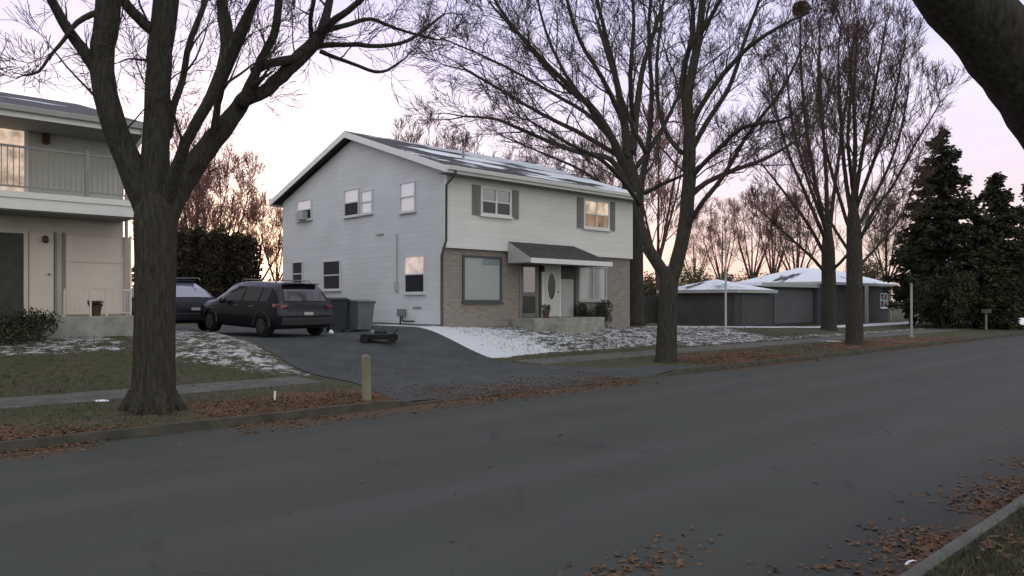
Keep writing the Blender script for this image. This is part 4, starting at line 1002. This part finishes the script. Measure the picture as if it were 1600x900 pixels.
# --- two upright trees on the right
Y = 32.4; p0 = at(1335, 540, Y); s_, t_ = ST(p0); zb = zg(s_, t_)
T = Tree(random.Random(31), rmin=.0095, dens=(2.0, 2.1, 2.3, 2.4), lf=(.33, .52, .52, .5), up=.08, wob=.13, maxlev=4, ang=(.35, .8), minlen=.32, cap=.035)
pts, rad = tr(Y, [(1335, 548, 17), (1335, 532, 13.5), (1335, 470, 12), (1335, 400, 12), (1334, 350, 10.5), (1333, 325, 7), (1333, 312, 3)]); T.trunk(pts, rad)
for sp in (
    [(1333, 340, 4.16), (1342, 270, 3.52, .3), (1355, 200, 2.88, .6), (1370, 120, 2.18, .9), (1380, 60, 1.41, 1), (1384, 35, 0.9, 1)],
    [(1333, 325, 4.48), (1336, 230, 3.52, -.3), (1334, 150, 2.56, -.5), (1338, 80, 1.92, -.6), (1340, 40, 1.02, -.7)],
    [(1330, 335, 3.84), (1318, 250, 3.2, .5), (1312, 160, 2.3, .8), (1310, 90, 1.66, 1), (1314, 35, 0.9, 1)],
    [(1338, 390, 2.88), (1362, 335, 2.56, -.5), (1395, 290, 2.05, -.9), (1430, 225, 1.54, -1.3), (1452, 190, 1.15, -1.6), (1468, 162, 0.77, -1.8)],
    [(1336, 330, 3.2), (1362, 260, 2.82, -.6), (1390, 185, 2.18, -1), (1405, 115, 1.54, -1.3), (1412, 75, 0.9, -1.4)],
    [(1331, 370, 3.2), (1312, 310, 2.69, -.6), (1292, 240, 2.18, -1), (1280, 160, 1.54, -1.3), (1278, 90, 1.02, -1.5)],
    [(1337, 360, 3.2), (1370, 300, 2.56, .9), (1400, 230, 2.05, 1.6), (1418, 150, 1.41, 2), (1420, 105, 0.9, 2.2)],
    [(1338, 420, 2.56), (1375, 380, 2.05, 1), (1412, 330, 1.54, 1.8), (1435, 270, 1.02, 2.3)],
    [(1331, 400, 2.56), (1300, 350, 2.05, 1), (1270, 290, 1.54, 1.8), (1250, 220, 1.02, 2.3)],
    [(1333, 300, 3.2), (1325, 220, 2.56, -1.4), (1330, 130, 1.92, -2), (1325, 60, 1.02, -2.3)],
):
    pts, rad = tr(Y, sp); T.limb(pts, rad, first=.2)
T.build('street_tree', 'broom-shaped bare tree on the verge, right of the two trunks before the ranch house', (p0.x, p0.y, zb), 'bark', 'twig_brown')
Y = 42.0; p0 = at(1295, 515, Y); s_, t_ = ST(p0); zb = zg(s_, t_)
T = Tree(random.Random(37), rmin=.011, dens=(1.5, 1.7, 1.9, 2.2), lf=(.32, .5, .5, .5), up=.08, wob=.13, maxlev=4, ang=(.35, .8), minlen=.4, cap=.04)
pts, rad = tr(Y, [(1295, 526, 16), (1295, 510, 12), (1295, 450, 11), (1294, 390, 10), (1293, 360, 7), (1293, 345, 3)]); T.trunk(pts, rad)
for sp in (
    [(1293, 370, 3.84), (1275, 290, 3.2, -.5), (1260, 200, 2.56, -.9), (1252, 110, 1.92, -1.2), (1250, 20, 1.28, -1.4), (1250, -20, 0.77, -1.5)],
    [(1293, 350, 4.16), (1290, 260, 3.2, .5), (1284, 170, 2.43, .9), (1280, 80, 1.66, 1.2), (1283, 20, 0.9, 1.3)],
    [(1296, 360, 3.84), (1306, 280, 2.94, .9), (1318, 190, 2.18, 1.5), (1330, 100, 1.41, 2), (1335, 50, 0.9, 2.1)],
    [(1292, 405, 3.2), (1262, 350, 2.56, .8), (1225, 300, 1.92, 1.5), (1190, 255, 1.28, 2.1), (1172, 225, 0.83, 2.4)],
    [(1292, 380, 3.2), (1262, 310, 2.56, -1), (1232, 240, 1.92, -1.8), (1210, 165, 1.28, -2.4), (1200, 110, 0.83, -2.7)],
    [(1293, 430, 2.88), (1268, 402, 2.3, -1), (1235, 372, 1.79, -1.9), (1195, 335, 1.15, -2.7)],
    [(1298, 425, 2.56), (1318, 405, 2.18, -1), (1345, 372, 1.66, -2), (1372, 330, 1.15, -2.8)],
    [(1292, 360, 3.2), (1258, 270, 2.43, 1.5), (1236, 180, 1.79, 2.4), (1228, 90, 1.15, 3)],
):
    pts, rad = tr(Y, sp); T.limb(pts, rad, first=.2)
T.build('yard_tree', 'upright bare tree, left of the two trunks before the ranch house, holding a nest', (p0.x, p0.y, zb), 'bark', 'twig_brown')
# nest in its top
c = at(1252, 14, 40.6); b = MB(); rg = random.Random(5)
for i in range(420):
    v = Vector((rg.gauss(0,1), rg.gauss(0,1), rg.gauss(0,1))).normalized()*rg.random()**.4
    b.leaf((v.x*.44, v.y*.44, v.z*.4), .17)
for i in range(160):
    v = Vector((rg.gauss(0,1), rg.gauss(0,1), rg.gauss(0,1))).normalized(); w_ = v.orthogonal().normalized(); w_.rotate(Quaternion(v, rg.uniform(0, 6.28)))
    q = Vector((v.x*.4, v.y*.4, v.z*.36)); b.tube([q-w_*.3, q+v*.03, q+w_*.3], .008, 3, False)
o = b.build('nest', 'nest'); o.location = c; tag(o, 'dark squirrel nest of leaves and twigs high in the bare treetop', 'nest')
# --- leaning tree at the near right, only its limb reaches the picture
p0 = P(7.55, 0.45, zg(7.5, .4)); T = Tree(random.Random(41), rmin=.0055, dens=(1.2, 2.2, 3, 3), lf=(.4, .5, .5, .5), up=.05, wob=.14, maxlev=4)
B = p0
def q_(px, py, Y): return at(px, py, Y)
fork = q_(1790, 400, 5.3)
T.trunk([B+Vector((0,0,-.15)), B+Vector((-.0,0,.15)), B+Vector((-.05,.0,.9)), fork], [.55, .42, .36, .34])
T.limb([fork+Vector((.15, .05, -.3)), q_(1712, 275, 5.15), q_(1645, 185, 5.0), q_(1600, 117, 4.9), q_(1549, 52, 4.8), q_(1468, -40, 4.65), q_(1390, -170, 4.5), q_(1340, -420, 4.4), q_(1320, -800, 4.4)], [.31, .262, .235, .222, .216, .20, .175, .13, .06], first=.6)
T.limb([fork+Vector((.2, .1, -.2)), q_(1850, 150, 5.6), q_(1880, -200, 5.9), q_(1890, -700, 6.3)], [.30, .24, .18, .08], first=.45)
T.build('street_tree', 'thick dark leaning limb of a near tree cutting the upper right corner', tuple(p0))

# --- background bare trees: three kinds, copied
def bg_tree(seed, Ht, spread, label, loc, wood, twig, name='bare_tree', dens=(1.1, 1.4, 1.6, 1.6), multi=1):
    R = random.Random(seed)
    T = Tree(R, rmin=.014, dens=dens, lf=(.45, .5, .5, .5), up=.07, wob=.13, maxlev=4, ang=(.35, .8), minlen=.45)
    h0 = Ht*.28
    T.trunk([Vector((0, 0, -.3)), Vector((R.uniform(-.1, .1), 0, h0*.5)), Vector((R.uniform(-.15, .15), R.uniform(-.15, .15), h0))], [Ht*.02, Ht*.015, Ht*.0135])
    n = 7
    for i in range(n):
        a = 2*PI*i/n+R.uniform(-.3, .3); k = R.uniform(.35, 1)*spread if i else .1
        z0 = h0*R.uniform(.75, 1.0); top = Ht*R.uniform(.8, 1)*(1-.25*k/spread)
        pts = [Vector((0, 0, z0)), Vector((k*.35*math.cos(a), k*.35*math.sin(a), z0+(top-z0)*.3)), Vector((k*.75*math.cos(a), k*.75*math.sin(a), z0+(top-z0)*.65)), Vector((k*math.cos(a), k*math.sin(a), top))]
        T.limb(pts, [Ht*.009, Ht*.0065, Ht*.004, Ht*.0016], first=.15)
    return T.build(name, label, loc, wood, twig, group='bare trees in the distance', shift=False)
def ground_pt(px, Y):
    p = at(px, HY, Y); s, t = ST(p); p.z = zg(s, t)-.05; return p
A = bg_tree(101, 15.0, 4.6, 'bare treetop showing over the ridge of the gabled house, left of the others there', ground_pt(668, 62), 'bark', 'twig')
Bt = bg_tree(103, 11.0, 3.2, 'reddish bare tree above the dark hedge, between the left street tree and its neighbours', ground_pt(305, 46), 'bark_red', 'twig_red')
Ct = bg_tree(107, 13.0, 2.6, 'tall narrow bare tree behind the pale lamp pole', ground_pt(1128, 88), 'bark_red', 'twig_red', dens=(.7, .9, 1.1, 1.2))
def cp(o, px, Y, rz, sc, label):
    q = (sc, sc, sc) if not isinstance(sc, tuple) else sc
    return copy_thing(o, ground_pt(px, Y), rz, q, label)
cp(A, 735, 70, 1.1, 1.0, 'faint bare treetop over the middle of the snowy house roof')
cp(A, 835, 64, 2.3, (.85, .85, .92), 'bare treetop over the right half of the snowy house roof')
cp(A, 905, 75, 3.9, 1.0, 'distant bare tree behind the wide spreading yard tree, right end of the house roof')
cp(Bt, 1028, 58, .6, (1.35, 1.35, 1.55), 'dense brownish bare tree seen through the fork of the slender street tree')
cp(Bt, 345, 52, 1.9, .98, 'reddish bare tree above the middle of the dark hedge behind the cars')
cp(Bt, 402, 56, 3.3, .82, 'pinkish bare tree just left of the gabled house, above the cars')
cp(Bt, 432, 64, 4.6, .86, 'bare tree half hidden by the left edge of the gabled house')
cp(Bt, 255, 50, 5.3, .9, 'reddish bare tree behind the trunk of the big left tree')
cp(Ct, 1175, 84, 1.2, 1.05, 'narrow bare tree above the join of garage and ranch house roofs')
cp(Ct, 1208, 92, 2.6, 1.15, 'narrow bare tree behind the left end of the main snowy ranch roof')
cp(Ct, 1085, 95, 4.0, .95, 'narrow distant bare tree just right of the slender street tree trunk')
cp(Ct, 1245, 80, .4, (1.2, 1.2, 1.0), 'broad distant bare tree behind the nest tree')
cp(A, 1385, 86, 5.0, .9, 'broad distant bare tree between the broom-shaped tree and the tall evergreen')
cp(A, 60, 48, 2.0, .62, 'thin bare treetop over the roof of the cream house')
# --- evergreens on the right
def conifer(seed, Ht, Rb, label, loc, n=11000, z0=.6):
    R = random.Random(seed)
    o = thing('evergreen_tree', label, 'tree', loc, 0, 'tall evergreens at the right')
    w = MB(); w.tube([(0, 0, -.3), (.05, 0, Ht*.4), (0, .03, Ht*.98)], [Ht*.022, Ht*.015, .03], 8)
    f = MB(); z = z0; branches = []
    while z < Ht*.985:
        k = z/Ht; rad = Rb*(1-k)**.58*(1 if k > .12 else .75+k*2); m = 7+int(rad*2.6)
        for i in range(m):
            if R.random() < .1: continue
            branches.append((z+R.uniform(-.2, .2), R.uniform(0, 6.28), max(.2, rad*R.uniform(.6, 1.12))))
        z += .33+.25*R.random()
    tot = sum(b_[2]+.25 for b_ in branches)
    for (z, a, L) in branches:
        d = Vector((math.cos(a), math.sin(a), 0)); rise = R.uniform(.05, .3); m = int(n*(L+.25)/tot)
        if L > .5: w.tube([(0, 0, z), (d.x*L*.5, d.y*L*.5, z+L*.5*rise-.02), (d.x*L*.95, d.y*L*.95, z+L*.95*rise-.1*L)], [.03, .018, .008], 3, False)
        sd = Vector((-d.y, d.x, 0))
        for i in range(m):
            u = R.random()**.75; wd = .13+.28*(1-u)*L*.5
            p = d*(L*u)+sd*R.gauss(0, wd*.55)+Vector((0, 0, z+L*u*rise-.12*L*u*u+R.gauss(0, .12)))
            ax = (d*R.uniform(.4, 1)+sd*R.uniform(-.7, .7)+Vector((0, 0, R.uniform(-.6, .25)))).normalized()
            bx = ax.cross(Vector((R.gauss(0,1), R.gauss(0,1), R.gauss(0,1)))).normalized(); l = R.uniform(.2, .46)
            f.add([p-ax*l*.5, p+bx*.085, p+ax*l*.5, p-bx*.085], [(0, 1, 2, 3)])
    w.build('trunk', 'bark', o); f.build('crown', 'needle', o); return o
conifer(1, 13.2, 3.7, 'tallest dark evergreen, right of the ranch house', ground_pt(1472, 51), 26000, .5)
conifer(2, 12.2, 3.4, 'evergreen with pointed top in the middle of the right-hand group', ground_pt(1556, 62), 22000)
conifer(3, 12.4, 4.2, 'broad evergreen at the right edge of the picture', ground_pt(1622, 64), 24000)
conifer(4, 7.5, 3.1, 'shorter bushy evergreen against the left foot of the tallest evergreen', ground_pt(1440, 57), 10000, 1.8)
conifer(5, 7.2, 3.3, 'squat dark evergreen right of the tallest evergreen, above the mailbox', ground_pt(1528, 50), 12000, .15)
shrub('evergreen_bush', 'black-green bush mass under the tallest evergreen', *ST(ground_pt(1476, 48)), 4.4, 3, 3.8, 6500, 'needle', .2)
shrub('evergreen_bush', 'dark bush between the tallest evergreen and the mailbox', *ST(ground_pt(1515, 49)), 4.2, 3, 3.8, 5500, 'needle', .2)
shrub('evergreen_bush', 'dark leafy bush low at the right edge behind the snow strip', *ST(ground_pt(1590, 66)), 9, 4, 6.5, 8000, 'needle', .26)
# --- hedge behind the cars and low brush
def hedge(px, Y, w, d, h, n, label):
    g0 = ground_pt(px, Y); o = thing('hedge_bush', label, 'hedge', g0, 0, 'tall hedge behind the parked cars'); rg = random.Random(int(px))
    st = MB()
    for k in range(5): x = (k-2)*w/5.5; st.tube([(x, 0, -.2), (x+.1, .05, h*.5), (x-.1, 0, h*.85)], [.06, .045, .02], 6)
    st.build('stem', 'bark', o); f = MB()
    for k in range(n):
        x = rg.uniform(-.5, .5); y = rg.choice((-1, 1))*rg.random()**.5*.5; zz = rg.random()**.85
        tp = h*(.86+.16*mnoise.noise(Vector((x*w*1.3+px, 0, 1)))+.12*mnoise.noise(Vector((x*w*3.1+px, y*4, 5)))-.10*abs(x*2)**4); bl = 1+.18*mnoise.noise(Vector((x*5, zz*4, px)))
        f.leaf((x*w*bl*1.08, y*d*bl*(1.05-.35*zz), .05+zz*tp+rg.gauss(0, .06)), rg.uniform(.06, .14) if k % 4 else rg.uniform(.2, .34))
    f.build('foliage', 'hedge', o)
for a in ((262, 41, 2.5, 2.2, 5.3, 24000, 'dark evergreen hedge bush hidden partly by the big left trunk'), (316, 42, 2.5, 2.2, 5.5, 26000, 'dark evergreen hedge bush behind the purplish car'), (366, 43, 2.2, 2.2, 5.2, 24000, 'dark evergreen hedge bush above the roof of the navy car')): hedge(*a)
for px, Y, w_, h_, lab in ((412, 48, 3.5, 2.6, 'olive brush between the hedge and the gabled house'), (1090, 72, 9, 5.2, 'olive brush behind the snowy garage roof, left of the lamp pole'), (1160, 76, 9, 4.8, 'olive brush behind the garage roof, right of the lamp pole'), (1225, 80, 8, 5.0, 'brown brush behind the left end of the ranch roof'), (1012, 62, 4, 4, 'brush seen between the two middle trunks'), (1360, 84, 8, 7.0, 'olive brush behind the right end of the ranch roof')):
    s_, t_ = ST(ground_pt(px, Y)); shrub('brush', lab, s_, t_, w_, 3, h_, 5200, 'olive', .22)
# wooden fence closing the yard right of the gabled house
fs, ft = on_front(1004, 470, 30.0)[0], 30.0
fn = thing('yard_fence', 'dark board fence between the gabled house and the ranch garage', 'fence', P(fs-.6, ft, zg(fs, ft)), PHI)
b = MB(); x = 0.0; rg = random.Random(9)
while x < 8.6:
    b.box(x, x+.135, rg.uniform(0, .01), .025, .02, 1.78+rg.uniform(-.02, .02)); x += .145
b.build('board_panel', 'brown_siding', fn)
for i in range(5): MB().box(i*2.15-.05, i*2.15+.05, .03, .13, -.2, 1.85).build('post', 'brown_siding', fn)
for z in (.35, 1.45): MB().box(0, 8.6, .03, .07, z, z+.09).build('rail', 'brown_siding', fn)
# far line of woods
b = MB(); rg = random.Random(17)
for i in range(26000):
    px = rg.uniform(-700, 2700); Y = rg.uniform(120, 175); p = at(px, HY, Y)
    hh = 5.5+3.0*mnoise.noise(Vector((px*.012, 0, 0)))+2*mnoise.noise(Vector((px*.05, 4, 0)))
    z = max(0, rg.random()**1.5*hh); b.leaf((p.x, p.y, .4+z), rg.uniform(.5, 1.1), .22)
setting(b.build('treeline', 'far_brush'), 'stuff', 'far line of brown leafless woods along the horizon', 'woods')

# ---------------------------------------------------------------- fallen leaves, grass, small litter
b = MB(); rg = random.Random(21)
def leaf_at(s, t, z):
    p = P(s, t, z+rg.uniform(.006, .03)); a = rg.uniform(0, 6.28); l = rg.uniform(.016, .046)
    ax = Vector((math.cos(a), math.sin(a), rg.uniform(-.35, .35))).normalized(); bx = ax.cross(Vector((rg.gauss(0,.3), rg.gauss(0,.3), 1))).normalized()
    up = ax.cross(bx)*l*.25
    b.add([p-ax*l, p+bx*l*.6-ax*l*.2+up, p+ax*l*.35+bx*l*.45+up, p+ax*l, p+ax*l*.35-bx*l*.45+up, p-bx*l*.6-ax*l*.2+up], [(0, 1, 2, 3), (0, 3, 4, 5)])
for (s0, s1, t0, t1, n) in ((-8, 15.5, 11.7, 12.5, 5200), (18.5, 45, 11.7, 12.5, 2600), (-6, 3.2, 11.1, 13.4, 5200), (2, 8.4, 11.5, 13.9, 2000), (5.0, 15.5, 10.9, 13.8, 11000), (19.8, 26, 11.3, 14.6, 4200), (27, 44, 11.4, 14.6, 3000), (-8, 40, 12.3, 20, 3000), (-4, 30, 3, 11.5, 130)):
    for i in range(n):
        s = rg.uniform(s0, s1); t = rg.triangular(t0, t1, (t0+t1)/2)
        if mnoise.noise(Vector((s*.55, t*.8, 2)))+rg.uniform(-.3, .5) < -.05: continue
        leaf_at(s, t, zg(s, t) if t > T1 else 0)
for i in range(6500):
    s = rg.uniform(3.4, 17); t = T0+.16+abs(rg.gauss(0, .32)) if rg.random() < .85 else rg.uniform(1.3, T0)
    if mnoise.noise(Vector((s*1.1, 0, 9)))+rg.uniform(-.35, .3) < 0: continue
    leaf_at(s, t, 0 if t > T0 else zg(s, t)+.015)
for i in range(150): leaf_at(4.7+rg.gauss(0, .4), 3.55+rg.gauss(0, .16), 0)
setting(b.build('fallen_leaves', 'litter'), 'stuff', 'brown fallen leaves drifted along both kerbs', 'leaves')
b = MB(); rg = random.Random(22)
def blade(s, t, h):
    p = P(s, t, zg(s, t)-.01); a = rg.uniform(0, 6.28); w = Vector((math.cos(a), math.sin(a), 0))*.005*(1+h*6); l = Vector((rg.gauss(0, .4), rg.gauss(0, .4), 1))*h
    b.add([p-w, p+w, p+l], [(0, 1, 2)])
for i in range(26000):
    s = rg.uniform(3.5, 12); t = rg.uniform(-1.5, 2.0); blade(s, t, rg.uniform(.03, .085))
for i in range(42000):
    s = rg.uniform(-14, 36); t = rg.uniform(12.3, 20.5)
    if 14.9 < t < 16.3 or (8.2 < s < 16.2) or (14 < s < 19.2 and t < 15): continue
    blade(s, t, rg.uniform(.03, .10)*(1.3 if mnoise.noise(Vector((s, t, 0))) > 0 else .8))
setting(b.build('grass', 'blades'), 'stuff', 'short dull winter grass on the verges and lawns', 'grass')
# crusts of snow and a little litter
def lump(name, label, px, py, Y, rx, ry, h, m, cat, rz=0):
    p = at(px, py, Y); s, t = ST(p); z = zg(s, t) if t > T1 or t < T0 else 0
    b = MB(); n, k = 14, 4; rg2 = random.Random(int(px))
    for i in range(k+1):
        f = i/k; rr = math.cos(f*PI/2*.92)
        for j in range(n):
            a = 2*PI*j/n; q = 1+.25*mnoise.noise(Vector((math.cos(a)*1.5, math.sin(a)*1.5, px)))
            b.v.append((rx*rr*q*math.cos(a), ry*rr*q*math.sin(a), h*math.sin(f*PI/2)-.012))
    for i in range(k):
        for j in range(n): b.f.append((i*n+j, i*n+(j+1)%n, (i+1)*n+(j+1)%n, (i+1)*n+j))
    b.f.append(tuple(k*n+j for j in range(n)))
    o = b.build(name, m, smooth=True); o.location = (p.x, p.y, z); o.rotation_euler = (0, 0, rz); return tag(o, label, cat)
lump('snow_heap', 'crust of snow on the sidewalk left of the big tree', 158, 628, 13.7, .13, .05, .04, 'snow', 'snow', .2)
lump('snow_heap', 'small bit of snow in the near gutter at lower right', 1424, 876, 5.85, .075, .03, .035, 'snow', 'snow', .5)
lump('snow_heap', 'thin snow strip on the verge before the two right trunks', 1292, 534, 34, .7, .1, .03, 'snow', 'snow', .1)
lump('snow_heap', 'low snowbank at the right edge by the mailbox', 1592, 500, 58, 3.0, .9, .5, 'snow', 'snow', .3)
lump('snow_heap', 'snow clod between the car tail and the blue bin', 517, 523, 25.0, .09, .08, .14, 'snow', 'snow', .3)
lump('stone', 'little dark stone lying on the asphalt', 1275, 755, 8.4, .045, .03, .03, 'black', 'stone')

# ---------------------------------------------------------------- sky, sun, camera
w = bpy.data.worlds.new('World'); SC.world = w; w.use_nodes = True
nt = NT(w.node_tree); bg = w.node_tree.nodes['Background']
sun_az = Vector((-0.36, 1, 0)).normalized(); el = math.radians(2.5)
sky = nt.new('ShaderNodeTexSky', sky_type='NISHITA'); sky.sun_disc = False; sky.sun_elevation = el
sky.sun_rotation = math.atan2(sun_az.x, sun_az.y)
co = nt.new('ShaderNodeTexCoord').outputs['Generated']
x, y, z = nt.sep(co)
# dusk colours over the physical sky: pink low down, lilac above, a bright glow where the sun went
cr = nt.new('ShaderNodeValToRGB'); e = cr.color_ramp.elements
stops = [(0.0, (.94, .60, .55)), (.05, (.95, .66, .65)), (.10, (.95, .71, .76)), (.17, (.87, .73, .93)), (.27, (.76, .70, .99)), (.45, (.66, .64, .98)), (1.0, (.74, .76, .86))]
e[0].position, e[0].color = stops[0][0], (*stops[0][1], 1); e[1].position, e[1].color = stops[-1][0], (*stops[-1][1], 1)
for p_, c_ in stops[1:-1]:
    q = e.new(p_); q.color = (*c_, 1)
nt.l.new(nt.math('MAXIMUM', z, 0.0), cr.inputs[0])
dt = nt.math('ADD', nt.math('MULTIPLY', x, sun_az.x), nt.math('MULTIPLY', y, sun_az.y))
dt = nt.math('MAXIMUM', dt, 0.0)
glow = nt.math('MULTIPLY', nt.math('POWER', dt, 16.0), nt.rng(z, 0.0, .36, 1.0, 0.0, smooth=True))
# behind the camera the sky is raised brighter and neutral to light facing walls
back = nt.rng(nt.math('ADD', nt.math('MULTIPLY', x, sun_az.x), nt.math('MULTIPLY', y, sun_az.y)), -.9, .3)
base = nt.mix(back, (1.26, 1.29, 1.23), cr.outputs[0])
streak = nt.noise(nt.comb(nt.math('MULTIPLY', x, 1.2), nt.math('MULTIPLY', y, 1.2), nt.math('MULTIPLY', z, 5.0)), 2.4, 5, .6)
base = nt.mix(nt.rng(streak, .46, .72, 0.0, .45), base, (1.0, .92, 1.0))
gl = nt.mix(1.0, (.85, .82, .80), nt.comb(glow, glow, glow), 'MULTIPLY')
col = nt.mix(1.0, base, gl, 'ADD')
nis = nt.mix(1.0, sky.outputs[0], (0.06, 0.06, 0.06), 'MULTIPLY')
col = nt.mix(1.0, col, nis, 'ADD')
nt.l.new(col, bg.inputs[0]); bg.inputs[1].default_value = 1.0
sl = bpy.data.lights.new('sun', 'SUN'); sl.energy = 0.25; sl.angle = math.radians(25); sl.color = (1, .78, .68)
so = bpy.data.objects.new('sun', sl); COL.objects.link(so)
d = Vector((sun_az.x, sun_az.y, math.tan(math.radians(6)))).normalized()
so.rotation_euler = (d).to_track_quat('Z', 'Y').to_euler(); so.location = (0, 0, 40)
cam = bpy.data.cameras.new('camera'); cam.sensor_width = 36; cam.lens = 36*F/1600; cam.shift_y = (HY-450)/1600; cam.clip_end = 3000; cam.clip_start = .05
cob = bpy.data.objects.new('camera', cam); COL.objects.link(cob); cob.location = (0, 0, CZ); cob.rotation_euler = (PI/2, 0, 0); SC.camera = cob
vs = SC.view_settings; vs.view_transform = 'Standard'; vs.look = 'None'; vs.exposure = 0; vs.gamma = 1; vs.use_curve_mapping = False
